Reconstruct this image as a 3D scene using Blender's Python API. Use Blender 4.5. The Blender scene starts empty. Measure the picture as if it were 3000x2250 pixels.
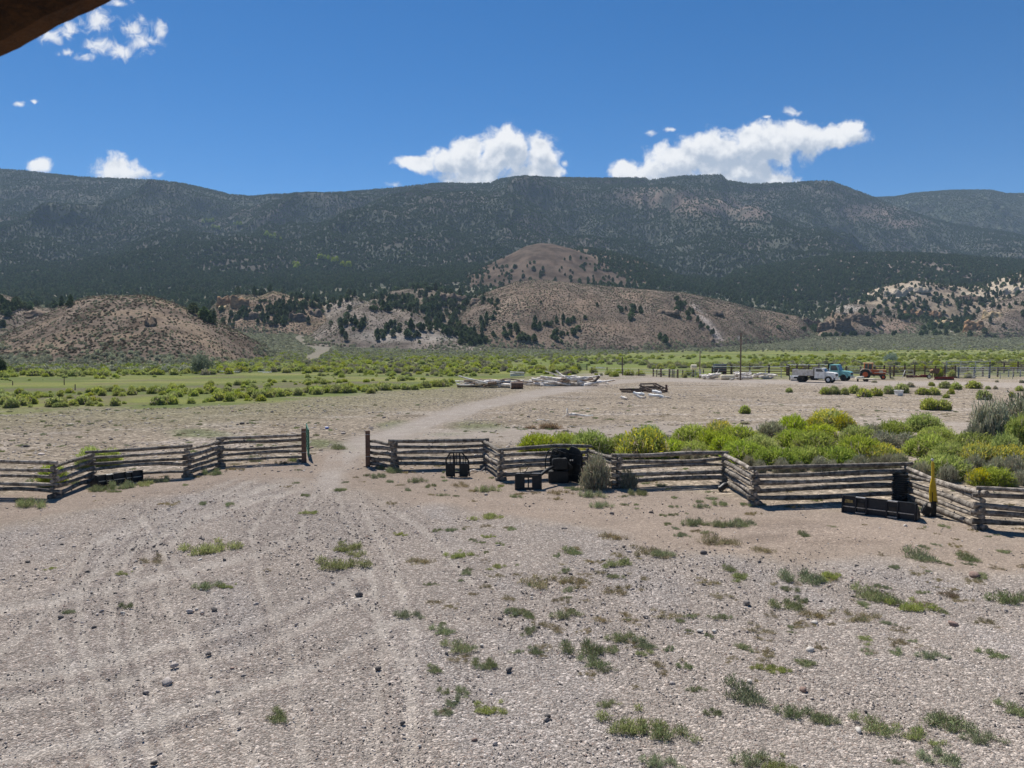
import bpy, math, random
import numpy as np
from mathutils import Vector, Matrix
random.seed(7)
rng = np.random.default_rng(11)
S = bpy.context.scene
COL = S.collection
R = math.radians
# ------------------------------------------------------------------ camera
H = 5.6; F = 2254.0; PIT = R(3.0); CP, SP = math.cos(PIT), math.sin(PIT)
cd = bpy.data.cameras.new("camera"); cam = bpy.data.objects.new("camera", cd); COL.objects.link(cam)
cam.location = (0, 0, H); cam.rotation_euler = (R(87.0), 0, 0)
cd.sensor_width = 36; cd.lens = 36 * F / 3000; cd.clip_start = 0.05; cd.clip_end = 20000
cd.dof.use_dof = True; cd.dof.focus_distance = 45; cd.dof.aperture_fstop = 7
S.camera = cam
S.render.resolution_x, S.render.resolution_y = 1024, 768
# ------------------------------------------------------------------ sun and sky
SUN_EL, SUN_AZ = R(56), math.atan2(-0.42, 0.9)      # azimuth from +Y (the view) towards +X
sd = Vector((math.sin(SUN_AZ) * math.cos(SUN_EL), math.cos(SUN_AZ) * math.cos(SUN_EL), math.sin(SUN_EL)))
ld = bpy.data.lights.new("sun", 'SUN'); ld.energy = 5.0; ld.angle = R(0.5); ld.color = (1.0, 0.955, 0.89)
lo = bpy.data.objects.new("sun", ld); COL.objects.link(lo); lo.rotation_euler = sd.to_track_quat('Z', 'Y').to_euler()
S.view_settings.view_transform = 'Standard'; S.view_settings.look = 'None'
S.view_settings.exposure = 0.71; S.view_settings.gamma = 1
S.cycles.use_denoising = True
S.cycles.max_bounces = 6; S.cycles.diffuse_bounces = 3; S.cycles.glossy_bounces = 2
S.cycles.transmission_bounces = 3; S.cycles.volume_bounces = 0; S.cycles.transparent_max_bounces = 8

def us(x, y):
    """photo pixel -> (X/Y, (Z-H)/Y) of its ray"""
    a = (np.asarray(x, float) - 1500) / F; v = -(np.asarray(y, float) - 1125) / F
    d = CP + v * SP
    return a / d, (-SP + v * CP) / d
def proj(X, Y, Z):
    Z = Z - H; fw = Y * CP - Z * SP; up = Y * SP + Z * CP
    return 1500 + F * X / fw, 1125 - F * up / fw
def G(x, y, z=0.0):
    u, s = us(x, y); Y = (z - H) / s
    return float(u * Y), float(Y)
def P3(x, y, Y):
    u, s = us(x, y)
    return Vector((float(u * Y), Y, float(H + s * Y)))

class NT:
    """tiny node-tree helper"""
    def __init__(s, tree): s.t = tree; s.n = tree.nodes; s.l = tree.links
    def __call__(s, typ, ins=None, **kw):
        n = s.n.new(typ)
        for k, v in kw.items(): setattr(n, k, v)
        for k, v in (ins or {}).items():
            if isinstance(v, bpy.types.NodeSocket): s.l.new(v, n.inputs[k])
            else: n.inputs[k].default_value = v
        return n
    def m(s, op, a, b=0.0, c=None, clamp=False):
        n = s.n.new('ShaderNodeMath'); n.operation = op; n.use_clamp = clamp
        for i, v in enumerate((a, b) if c is None else (a, b, c)):
            if isinstance(v, bpy.types.NodeSocket): s.l.new(v, n.inputs[i])
            else: n.inputs[i].default_value = v
        return n.outputs[0]
    def ss(s, v, lo, hi):
        n = s.n.new('ShaderNodeMapRange'); n.interpolation_type = 'SMOOTHSTEP'
        s.l.new(v, n.inputs[0]); n.inputs[1].default_value = lo; n.inputs[2].default_value = hi
        return n.outputs[0]
    def mixc(s, fac, a, b, blend='MIX'):
        n = s.n.new('ShaderNodeMix'); n.data_type = 'RGBA'; n.blend_type = blend
        for i, v in ((0, fac), (6, a), (7, b)):
            if isinstance(v, bpy.types.NodeSocket): s.l.new(v, n.inputs[i])
            else: n.inputs[i].default_value = v if i == 0 else (*v[:3], 1)
        return n.outputs[2]

# world: physical sky, with broken cumulus drawn by direction
W = bpy.data.worlds.new("World"); S.world = W; W.use_nodes = True
w = NT(W.node_tree); w.n.clear()
sky = w('ShaderNodeTexSky', sky_type='NISHITA', sun_disc=False, sun_elevation=SUN_EL, sun_rotation=SUN_AZ,
        altitude=2200, air_density=0.85, dust_density=0.35, ozone_density=3.0)
hsv = w('ShaderNodeHueSaturation', {'Saturation': 1.36, 'Value': 1.0, 'Color': sky.outputs[0]})
tc = w('ShaderNodeTexCoord')
sep = w('ShaderNodeSeparateXYZ', {0: tc.outputs['Generated']})
yy = w.m('MAXIMUM', sep.outputs[1], 0.05)
cu = w.m('DIVIDE', sep.outputs[0], yy); cs = w.m('DIVIDE', sep.outputs[2], yy)
cv = w('ShaderNodeCombineXYZ', {0: cu, 1: cs}).outputs[0]
warp = w('ShaderNodeTexNoise', {'Vector': cv, 'Scale': 22.0, 'Detail': 3.0})
wv = w('ShaderNodeVectorMath', {0: warp.outputs['Color'], 1: (0.5, 0.5, 0.5)}, operation='SUBTRACT').outputs[0]
wv = w('ShaderNodeVectorMath', {0: wv, 'Scale': 0.022}, operation='SCALE').outputs[0]
cw = w('ShaderNodeVectorMath', {0: cv, 1: wv}, operation='ADD').outputs[0]
def cloud_field(puffs, vec):
    out = None
    for (x, y, rx, ry) in puffs:
        u0, s0 = us(x, y)
        d = w('ShaderNodeVectorMath', {0: vec, 1: (float(u0), float(s0), 0)}, operation='SUBTRACT').outputs[0]
        d = w('ShaderNodeVectorMath', {0: d, 1: (F / rx, F / ry, 1)}, operation='MULTIPLY').outputs[0]
        l = w('ShaderNodeVectorMath', {0: d}, operation='LENGTH').outputs['Value']
        e = w.m('SUBTRACT', 1.0, l)
        out = e if out is None else w.m('SMOOTH_MAX', out, e, 0.25)
    return out
CUM = [(1215, 483, 85, 26), (1300, 468, 62, 45), (1362, 455, 72, 55), (1480, 455, 95, 85), (1472, 398, 48, 40), (1392, 515, 120, 60),
       (1590, 458, 58, 62), (1565, 515, 105, 55), (1832, 500, 52, 34), (1985, 478, 100, 62), (2090, 440, 120, 66), (2230, 430, 140, 74),
       (2350, 408, 115, 52), (2450, 400, 105, 38), (2492, 370, 44, 26), (2160, 500, 165, 55), (1925, 505, 75, 46), (2230, 520, 130, 40),
       (115, 492, 46, 30), (350, 498, 84, 48)]
WSP = [(285, 62, 52, 44), (155, 108, 40, 22), (205, 88, 34, 22), (392, 88, 42, 32), (415, 128, 52, 22), (298, 132, 52, 26), (355, 152, 44, 24),
       (252, 165, 34, 14), (345, 6, 34, 12), (468, 88, 24, 30), (60, 308, 20, 9), (104, 298, 11, 7), (2320, 330, 26, 13), (1910, 392, 20, 7),
       (1962, 385, 16, 7), (2255, 350, 14, 5), (465, 512, 22, 12), (1165, 540, 30, 12), (195, 145, 24, 12), (1655, 480, 14, 9)]
n1 = w('ShaderNodeTexNoise', {'Vector': cw, 'Scale': 38.0, 'Detail': 10.0, 'Roughness': 0.62})
n2 = w('ShaderNodeTexNoise', {'Vector': cv, 'Scale': 60.0, 'Detail': 8.0, 'Roughness': 0.6, 'Distortion': 0.8})
f1 = w.m('ADD', cloud_field(CUM, cw), w.m('MULTIPLY', w.m('SUBTRACT', n1.outputs[0], 0.5), 1.6))
a1 = w.ss(f1, -0.02, 0.42)
f2 = w.m('ADD', cloud_field(WSP, cw), w.m('MULTIPLY', w.m('SUBTRACT', n2.outputs[0], 0.5), 3.2))
a2 = w.m('MULTIPLY', w.ss(f2, -0.2, 1.25), 0.9)
al = w.m('MULTIPLY', w.m('MAXIMUM', a1, a2), w.ss(sep.outputs[1], 0.1, 0.2))
# self-shadow painted into the cloud colour from the body one step nearer the sun
cv2 = w('ShaderNodeVectorMath', {0: cv, 1: (-0.004, 0.010, 0)}, operation='ADD').outputs[0]
n3 = w('ShaderNodeTexNoise', {'Vector': cv2, 'Scale': 42.0, 'Detail': 6.0, 'Roughness': 0.55})
n4 = w('ShaderNodeTexNoise', {'Vector': cv, 'Scale': 42.0, 'Detail': 6.0, 'Roughness': 0.55})
dn = w.m('SUBTRACT', n4.outputs[0], n3.outputs[0])
cw2 = w('ShaderNodeVectorMath', {0: cw, 1: (-0.006, 0.020, 0)}, operation='ADD').outputs[0]
n5 = w('ShaderNodeTexNoise', {'Vector': cw2, 'Scale': 30.0, 'Detail': 7.0, 'Roughness': 0.6})
above = w.m('ADD', cloud_field(CUM, cw2), w.m('MULTIPLY', w.m('SUBTRACT', n5.outputs[0], 0.5), 1.5))
br = w.m('SUBTRACT', w.m('ADD', 1.0, w.m('MULTIPLY', dn, 1.3)), w.m('MULTIPLY', w.ss(above, -0.35, 0.9), 0.75))
ccol = w.mixc(w.ss(br, 0.15, 1.0), (0.46, 0.53, 0.64), (1.0, 1.0, 1.0))
bgs = w('ShaderNodeBackground', {'Color': hsv.outputs[0], 'Strength': 0.065})
bgc = w('ShaderNodeBackground', {'Color': ccol, 'Strength': 0.60})
mx = w('ShaderNodeMixShader', {0: al, 1: bgs.outputs[0], 2: bgc.outputs[0]})
w('ShaderNodeOutputWorld', {0: mx.outputs[0]})

# ------------------------------------------------------------------ numpy noise
_pt = rng.random((512, 512)).astype(np.float32)
def vn(x, y, seed=0):
    x = np.asarray(x, float) + seed * 37.7; y = np.asarray(y, float) + seed * 91.3
    xi = np.floor(x).astype(int); yi = np.floor(y).astype(int); fx = x - xi; fy = y - yi
    fx = fx * fx * (3 - 2 * fx); fy = fy * fy * (3 - 2 * fy)
    a = _pt[xi & 511, yi & 511]; b = _pt[(xi + 1) & 511, yi & 511]; c = _pt[xi & 511, (yi + 1) & 511]; d = _pt[(xi + 1) & 511, (yi + 1) & 511]
    return (a * (1 - fx) + b * fx) * (1 - fy) + (c * (1 - fx) + d * fx) * fy
def fbm(x, y, o=4, seed=0, g=0.5):
    v = 0; a = 1; t = 0
    for k in range(o):
        v = v + a * vn(x * 2 ** k, y * 2 ** k, seed + k); t += a; a *= g
    return v / t * 2 - 1
def ridged(x, y, o=4, seed=0):
    v = 0; a = 1; t = 0
    for k in range(o):
        v = v + a * (1 - np.abs(vn(x * 2 ** k, y * 2 ** k, seed + k) * 2 - 1)); t += a; a *= 0.5
    return v / t
def sst(x, a, b):
    t = np.clip((x - a) / (b - a), 0, 1); return t * t * (3 - 2 * t)

# ------------------------------------------------------------------ object helpers
def tag(o, label=None, cat=None, group=None, kind=None):
    if label: o["label"] = label
    if cat: o["category"] = cat
    if group: o["group"] = group
    if kind: o["kind"] = kind
    return o
def link(o, parent=None):
    COL.objects.link(o)
    if parent: o.parent = parent
    return o
def mesh_np(name, V, Fc, mat=None, parent=None, cols=None, smooth=False, extra=None):
    """V (n,3); Fc (m,k) array of equal-size faces or list of arrays"""
    me = bpy.data.meshes.new(name)
    V = np.asarray(V, np.float32)
    if not isinstance(Fc, (list, tuple)): Fc = [Fc]
    Fc = [np.asarray(f, np.int32) for f in Fc if len(f)]
    loops = np.concatenate([f.ravel() for f in Fc])
    tot = np.concatenate([np.full(len(f), f.shape[1], np.int32) for f in Fc])
    st = np.concatenate([[0], np.cumsum(tot)[:-1]]).astype(np.int32)
    me.vertices.add(len(V)); me.vertices.foreach_set("co", V.ravel())
    me.loops.add(len(loops)); me.loops.foreach_set("vertex_index", loops)
    me.polygons.add(len(tot)); me.polygons.foreach_set("loop_start", st); me.polygons.foreach_set("loop_total", tot)
    if smooth: me.polygons.foreach_set("use_smooth", np.ones(len(tot), bool))
    me.update(calc_edges=True)
    if cols is not None:
        a = me.color_attributes.new("Col", 'FLOAT_COLOR', 'POINT')
        c = np.ones((len(V), 4), np.float32); c[:, :3] = cols; a.data.foreach_set("color", c.ravel())
    for k, v in (extra or {}).items():
        a = me.attributes.new(k, 'FLOAT', 'POINT'); a.data.foreach_set("value", np.asarray(v, np.float32))
    o = bpy.data.objects.new(name, me)
    if mat: me.materials.append(mat)
    return link(o, parent)
def empty(name, loc=(0, 0, 0), rz=0, **kw):
    o = bpy.data.objects.new(name, None); o.location = loc; o.rotation_euler = (0, 0, rz); link(o)
    return tag(o, **kw)
def copy_tree(o, loc=None, rz=None, sc=None, parent=None):
    c = o.copy(); COL.objects.link(c)
    if parent: c.parent = parent
    if loc is not None: c.location = loc
    if rz is not None: c.rotation_euler = (0, 0, rz)
    if sc is not None: c.scale = sc if hasattr(sc, '__len__') else (sc, sc, sc)
    for ch in list(o.children): copy_tree(ch, parent=c)
    return c

class MB:
    """mesh builder"""
    def __init__(s): s.v = []; s.f = []; s.sm = []
    def add(s, vs, fs, smooth=False):
        b = len(s.v); s.v += [tuple(v) for v in vs]
        for f in fs: s.f.append([b + i for i in f]); s.sm.append(smooth)
        return s
    def box(s, c, d, rot=None, taper=1.0):
        vs = []
        for z in (-1, 1):
            k = taper if z > 0 else 1
            for x, y in ((-1, -1), (1, -1), (1, 1), (-1, 1)):
                vs.append(Vector((x * d[0] / 2 * k, y * d[1] / 2 * k, z * d[2] / 2)))
        if rot is not None:
            M = Matrix.Rotation(rot[2], 3, 'Z') @ Matrix.Rotation(rot[1], 3, 'Y') @ Matrix.Rotation(rot[0], 3, 'X')
            vs = [M @ v for v in vs]
        c = Vector(c)
        return s.add([v + c for v in vs], [(3, 2, 1, 0), (4, 5, 6, 7), (0, 1, 5, 4), (1, 2, 6, 5), (2, 3, 7, 6), (3, 0, 4, 7)])
    def prism(s, poly, y0, y1, axis='y'):
        """poly in (x,z), extruded along y"""
        n = len(poly)
        if axis == 'y': f = lambda p, t: (p[0], t, p[1])
        elif axis == 'x': f = lambda p, t: (t, p[0], p[1])
        else: f = lambda p, t: (p[0], p[1], t)
        vs = [f(p, y0) for p in poly] + [f(p, y1) for p in poly]
        fs = [tuple(range(n))[::-1], tuple(range(n, 2 * n))] + [(i, (i + 1) % n, n + (i + 1) % n, n + i) for i in range(n)]
        return s.add(vs, fs)
    def tube(s, pts, rad, n=8, caps=True, jit=0.0, smooth=True):
        pts = [Vector(p) for p in pts]
        if not hasattr(rad, '__len__'): rad = [rad] * len(pts)
        vs = []; up = Vector((0, 0, 1))
        for i, p in enumerate(pts):
            t = (pts[min(i + 1, len(pts) - 1)] - pts[max(i - 1, 0)]).normalized()
            a = t.cross(up)
            if a.length < 0.1: a = t.cross(Vector((0, 1, 0)))
            a.normalize(); b = a.cross(t)
            for k in range(n):
                an = 2 * math.pi * k / n; r = rad[i] * (1 + (random.uniform(-jit, jit) if jit else 0))
                vs.append(p + (a * math.cos(an) + b * math.sin(an)) * r)
        fs = []
        for i in range(len(pts) - 1):
            for k in range(n):
                fs.append((i * n + k, i * n + (k + 1) % n, (i + 1) * n + (k + 1) % n, (i + 1) * n + k))
        s.add(vs, fs, smooth)
        if caps:
            s.add(vs[:n], [tuple(range(n))[::-1]]); s.add(vs[-n:], [tuple(range(n))])
        return s
    def wheel(s, c, r, wd, n=22, axis='y', rin=0.0):
        """lathe profile round an axis through c: a tyre or disc"""
        if rin > 0: prof = [(rin, -wd * .42), (r * .93, -wd / 2), (r, -wd * .3), (r, wd * .3), (r * .93, wd / 2), (rin, wd * .42), (rin, -wd * .42)]
        else: prof = [(0.001, -wd / 2), (r * .8, -wd / 2), (r, -wd * .3), (r, wd * .3), (r * .8, wd / 2), (0.001, wd / 2)]
        vs = []; m = len(prof)
        for k in range(n):
            a = 2 * math.pi * k / n
            for (q, t) in prof:
                x, z = q * math.cos(a), q * math.sin(a)
                vs.append((c[0] + x, c[1] + t, c[2] + z) if axis == 'y' else ((c[0] + t, c[1] + x, c[2] + z) if axis == 'x' else (c[0] + x, c[1] + z, c[2] + t)))
        fs = [(k * m + j, ((k + 1) % n) * m + j, ((k + 1) % n) * m + j + 1, k * m + j + 1) for k in range(n) for j in range(m - 1)]
        return s.add(vs, fs)
    def build(s, name, mat, parent=None, bevel=0.0):
        me = bpy.data.meshes.new(name); me.from_pydata(s.v, [], s.f); me.polygons.foreach_set("use_smooth", s.sm)
        me.materials.append(mat); me.update()
        o = bpy.data.objects.new(name, me); link(o, parent)
        if bevel:
            b = o.modifiers.new("bevel", 'BEVEL'); b.width = bevel; b.segments = 2; b.limit_method = 'ANGLE'
        return o

# ------------------------------------------------------------------ materials
def mat(name, c1, c2=None, rough=0.7, scale=4.0, metal=0.0, bump=0.0, bscale=30.0, stretch=(1, 1, 1), spec=0.3, rnd=0.0, lo=0.4, hi=0.65):
    m = bpy.data.materials.new(name); m.use_nodes = True; t = NT(m.node_tree); t.n.clear()
    tcn = t('ShaderNodeTexCoord'); mp = t('ShaderNodeMapping', {'Vector': tcn.outputs['Object'], 'Scale': stretch})
    col = None
    nz = t('ShaderNodeTexNoise', {'Vector': mp.outputs[0], 'Scale': scale, 'Detail': 6.0, 'Roughness': 0.65})
    if c2 is None: c2 = tuple(v * 0.82 for v in c1)
    col = t.mixc(t.ss(nz.outputs[0], lo, hi), c1, c2)
    if rnd:
        oi = t('ShaderNodeObjectInfo')
        hs = t('ShaderNodeHueSaturation', {'Color': col, 'Value': t.m('ADD', 1 - rnd, t.m('MULTIPLY', oi.outputs['Random'], 2 * rnd))})
        col = hs.outputs[0]
    b = t('ShaderNodeBsdfPrincipled', {'Base Color': col, 'Roughness': rough, 'Metallic': metal, 'Specular IOR Level': spec})
    if bump:
        n2_ = t('ShaderNodeTexNoise', {'Vector': mp.outputs[0], 'Scale': bscale, 'Detail': 5.0})
        bp = t('ShaderNodeBump', {'Height': n2_.outputs[0], 'Strength': bump, 'Distance': 0.05}); t.l.new(bp.outputs[0], b.inputs['Normal'])
    t('ShaderNodeOutputMaterial', {0: b.outputs[0]})
    return m
def leafmat(name, trans=0.35, rnd=0.18, hue=0.02):
    """foliage: vertex colour, varied per plant, thin leaves let light through"""
    m = bpy.data.materials.new(name); m.use_nodes = True; t = NT(m.node_tree); t.n.clear()
    a = t('ShaderNodeAttribute', attribute_name='Col'); oi = t('ShaderNodeObjectInfo'); r = oi.outputs['Random']
    hs = t('ShaderNodeHueSaturation', {'Color': a.outputs['Color'], 'Hue': t.m('ADD', 0.5 - hue, t.m('MULTIPLY', t.m('FRACT', t.m('MULTIPLY', r, 7.3)), 2 * hue)),
                                       'Value': t.m('ADD', 1 - rnd, t.m('MULTIPLY', r, 2 * rnd)), 'Saturation': t.m('ADD', 0.85, t.m('MULTIPLY', t.m('FRACT', t.m('MULTIPLY', r, 13.1)), 0.3))})
    d = t('ShaderNodeBsdfDiffuse', {'Color': hs.outputs[0]}); tr = t('ShaderNodeBsdfTranslucent', {'Color': hs.outputs[0]})
    mx_ = t('ShaderNodeMixShader', {0: trans, 1: d.outputs[0], 2: tr.outputs[0]})
    t('ShaderNodeOutputMaterial', {0: mx_.outputs[0]})
    return m
def landmat(name, bumpd=0.3, near=False):
    m = bpy.data.materials.new(name); m.use_nodes = True; t = NT(m.node_tree); t.n.clear()
    geo = t('ShaderNodeNewGeometry'); pos = geo.outputs['Position']
    a = t('ShaderNodeAttribute', attribute_name='Col')
    if near:
        gr = t('ShaderNodeAttribute', attribute_name='gravel').outputs['Fac']
        st = t('ShaderNodeAttribute', attribute_name='stubble').outputs['Fac']
        nA = t('ShaderNodeTexNoise', {'Vector': pos, 'Scale': 0.9, 'Detail': 8.0, 'Roughness': 0.7})
        nB = t('ShaderNodeTexNoise', {'Vector': pos, 'Scale': 9.0, 'Detail': 6.0, 'Roughness': 0.75})
        mpg = t('ShaderNodeMapping', {'Vector': pos, 'Scale': (1, 1, 1)})
        vo = t('ShaderNodeTexVoronoi', {'Vector': pos, 'Scale': 46.0}); vc = t('ShaderNodeSeparateColor', {0: vo.outputs['Color']})
        vo2 = t('ShaderNodeTexVoronoi', {'Vector': pos, 'Scale': 19.0}); vc2 = t('ShaderNodeSeparateColor', {0: vo2.outputs['Color']})
        vo3 = t('ShaderNodeTexVoronoi', {'Vector': pos, 'Scale': 5.0, 'Randomness': 1.0}); vc3 = t('ShaderNodeSeparateColor', {0: vo3.outputs['Color']})
        k = t.m('ADD', 0.72, t.m('MULTIPLY', nA.outputs[0], 0.56))
        k = t.m('MULTIPLY', k, t.m('ADD', 0.62, t.m('MULTIPLY', nB.outputs[0], 0.76)))
        # pebbles: individual light and dark grains
        peb = t.m('ADD', 0.55, t.m('MULTIPLY', t.m('POWER', vc.outputs[0], 1.5), 0.95))
        peb2 = t.m('ADD', 0.84, t.m('MULTIPLY', t.m('POWER', vc2.outputs[0], 4.0), 0.8))
        pk = t.m('MULTIPLY', peb, peb2)
        pf = t.m('ADD', 0.35, t.m('MULTIPLY', gr, 0.6))
        k = t.m('MULTIPLY', k, t.m('ADD', t.m('SUBTRACT', 1.0, pf), t.m('MULTIPLY', pf, pk)))
        # straw and clods of the stubble
        nS = t('ShaderNodeTexNoise', {'Vector': pos, 'Scale': 3.2, 'Detail': 7.0, 'Roughness': 0.8})
        sk = t.m('ADD', 0.45, t.m('MULTIPLY', t.ss(nS.outputs[0], 0.33, 0.66), 0.95))
        sk = t.m('MULTIPLY', sk, t.m('ADD', 0.8, t.m('MULTIPLY', t.m('POWER', vc3.outputs[0], 2.5), 0.7)))
        k = t.m('MULTIPLY', k, t.m('ADD', t.m('SUBTRACT', 1.0, st), t.m('MULTIPLY', st, sk)))
        col = t.mixc(1.0, a.outputs['Color'], t('ShaderNodeCombineColor', {0: k, 1: k, 2: k}).outputs[0], 'MULTIPLY')
        hue = t.mixc(t.m('MULTIPLY', gr, t.ss(vc.outputs[1], 0.8, 1.0)), col, t.mixc(0.5, col, (0.30, 0.19, 0.14)))
        hgt = t.m('ADD', t.m('MULTIPLY', vo.outputs['Distance'], -1.0), t.m('MULTIPLY', vo2.outputs['Distance'], -1.6))
        hgt = t.m('ADD', t.m('MULTIPLY', hgt, pf), t.m('MULTIPLY', nB.outputs[0], 1.6))
        bp = t('ShaderNodeBump', {'Height': hgt, 'Strength': 0.75, 'Distance': 0.03})
        b = t('ShaderNodeBsdfDiffuse', {'Color': hue, 'Roughness': 0.6, 'Normal': bp.outputs[0]})
    else:
        nA = t('ShaderNodeTexNoise', {'Vector': pos, 'Scale': 0.03, 'Detail': 9.0, 'Roughness': 0.68})
        nB = t('ShaderNodeTexNoise', {'Vector': pos, 'Scale': 0.5, 'Detail': 6.0, 'Roughness': 0.75})
        k = t.m('MULTIPLY', t.m('ADD', 0.66, t.m('MULTIPLY', nA.outputs[0], 0.68)), t.m('ADD', 0.45, t.m('MULTIPLY', nB.outputs[0], 1.1)))
        col = t.mixc(1.0, a.outputs['Color'], t('ShaderNodeCombineColor', {0: k, 1: k, 2: k}).outputs[0], 'MULTIPLY')
        bp = t('ShaderNodeBump', {'Height': nB.outputs[0], 'Strength': 0.8, 'Distance': bumpd * 4})
        b = t('ShaderNodeBsdfDiffuse', {'Color': col, 'Normal': bp.outputs[0]})
    t('ShaderNodeOutputMaterial', {0: b.outputs[0]})
    return m
# ================================================================== TERRAIN
RIDGE = [(-900, 470), (-400, 480), (0, 495), (72, 500), (181, 513), (271, 520), (452, 527), (520, 534), (588, 549), (678, 570), (732, 574), (814, 568), (1000, 563),
         (1136, 552), (1262, 538), (1316, 536), (1384, 538), (1438, 536), (1461, 525), (1520, 516), (1633, 520), (1768, 522), (1890, 520), (1900, 528),
         (2000, 515), (2113, 511), (2131, 529), (2190, 538), (2316, 536), (2384, 530), (2434, 530), (2475, 545), (2542, 570), (2610, 599), (2723, 638),
         (2791, 656), (2859, 667), (2949, 680), (3000, 690), (3300, 720), (3900, 760)]
RU, RS = us(*np.array(RIDGE).T)
TX = [-1200, -600, 0, 400, 800, 1100, 1400, 1700, 2100, 2400, 2750, 3000, 3600, 4200]
TY = np.array([0, 180, 250, 350, 450, 600, 750, 900.])
TP = {-1200: (1050, 1000, 955, 915, 875, 845), -600: (1050, 1000, 960, 920, 880, 850), 0: (1054, 1008, 960, 905, 875, 848), 400: (1056, 1033, 985, 925, 880, 848),
      800: (1056, 1026, 990, 935, 885, 848), 1100: (1056, 1035, 1008, 960, 893, 842), 1400: (1057, 1041, 1016, 960, 885, 833), 1700: (1057, 1043, 1026, 975, 900, 828),
      2100: (1058, 1044, 1033, 992, 935, 872), 2400: (1058, 1044, 1034, 998, 950, 895), 2750: (1058, 1044, 1034, 992, 935, 885), 3000: (1058, 1044, 1034, 990, 930, 875),
      3600: (1058, 1044, 1034, 990, 925, 860), 4200: (1058, 1044, 1034, 990, 925, 860)}
FU = []; FZ = []
for x in TX:
    zr = [0, 0]
    for Yv, p in zip(TY[2:], TP[x]):
        s_ = float(us(x, p)[1]); zr.append(max(0.0, H + s_ * Yv))
    FU.append(float(us(x, 950)[0])); FZ.append(zr)
FU = np.array(FU); FZ = np.array(FZ)
def floorz(X, Y):
    X = np.asarray(X, float); Y = np.asarray(Y, float); u = X / np.maximum(Y, 1e-3)
    uc = np.clip(u, FU[0], FU[-1] - 1e-6); i = np.clip(np.searchsorted(FU, uc, 'right') - 1, 0, len(FU) - 2)
    a = (uc - FU[i]) / (FU[i + 1] - FU[i]); a = a * a * (3 - 2 * a)
    Yc = np.clip(Y, 0, 899.99); j = np.clip(np.searchsorted(TY, Yc, 'right') - 1, 0, len(TY) - 2)
    b = (Yc - TY[j]) / (TY[j + 1] - TY[j])
    # cubic (Catmull) along Y
    def row(jj): jj = np.clip(jj, 0, len(TY) - 1); return FZ[i, jj] * (1 - a) + FZ[i + 1, jj] * a
    z0, z1, z2, z3 = row(j - 1), row(j), row(j + 1), row(j + 2)
    h = TY[j + 1] - TY[j]; jm = np.maximum(j - 1, 0); jp = np.minimum(j + 2, len(TY) - 1)
    m1 = (z2 - z0) / (TY[j + 1] - TY[jm]) * h; m2 = (z3 - z1) / (TY[jp] - TY[j]) * h
    b2, b3 = b * b, b * b * b
    z = (2 * b3 - 3 * b2 + 1) * z1 + (b3 - 2 * b2 + b) * m1 + (-2 * b3 + 3 * b2) * z2 + (b3 - b2) * m2
    # the mountain behind the bench
    yc = 2350 - 380 * sst(u, 0.45, 0.72); sc = np.interp(u, RU, RS)
    sb = (row(np.full_like(j, len(TY) - 1)) - H) / 900.0
    t = np.clip((Y - 900) / (yc - 900), 0, 1)
    g = t ** 0.97
    g = g + 0.018 * (sst(t, 0.93, 0.945) - sst(t, 0.945, 1.0)) * (0.4 + vn(X / 120, Y * 0, 3))
    gul = (ridged(X / 760 + 0.3 * fbm(X / 500, Y / 500, 2, 6), Y / 2200, 2, 8) - 0.6) * 0.045 + (ridged(X / 330 + 0.25 * fbm(X / 200, Y / 200, 2, 5), Y / 900, 4, 9) - 0.55) * 0.085 + fbm(X / 90, Y / 130, 4, 12) * 0.014
    s_ = sb + (sc - sb) * g + gul * (sst(t, 0.03, 0.3) * (1 - sst(t, 0.72, 0.97)))
    s_ = np.minimum(s_, sc); zm = H + s_ * Y
    zb = H + sc * yc - (Y - yc) * 0.14
    zz = np.where(Y < 900, z, np.where(Y < yc, zm, zb))
    rough = fbm(X / 34, Y / 34, 4, 21) * np.clip((Y - 380) / 300, 0, 1) * 2.6 * (1 - sst(t, 0.9, 1))
    sage = fbm(X / 9, Y / 9, 3, 25) * np.clip((Y - 120) / 300, 0, 1) * 0.25
    return zz + rough + sage

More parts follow.
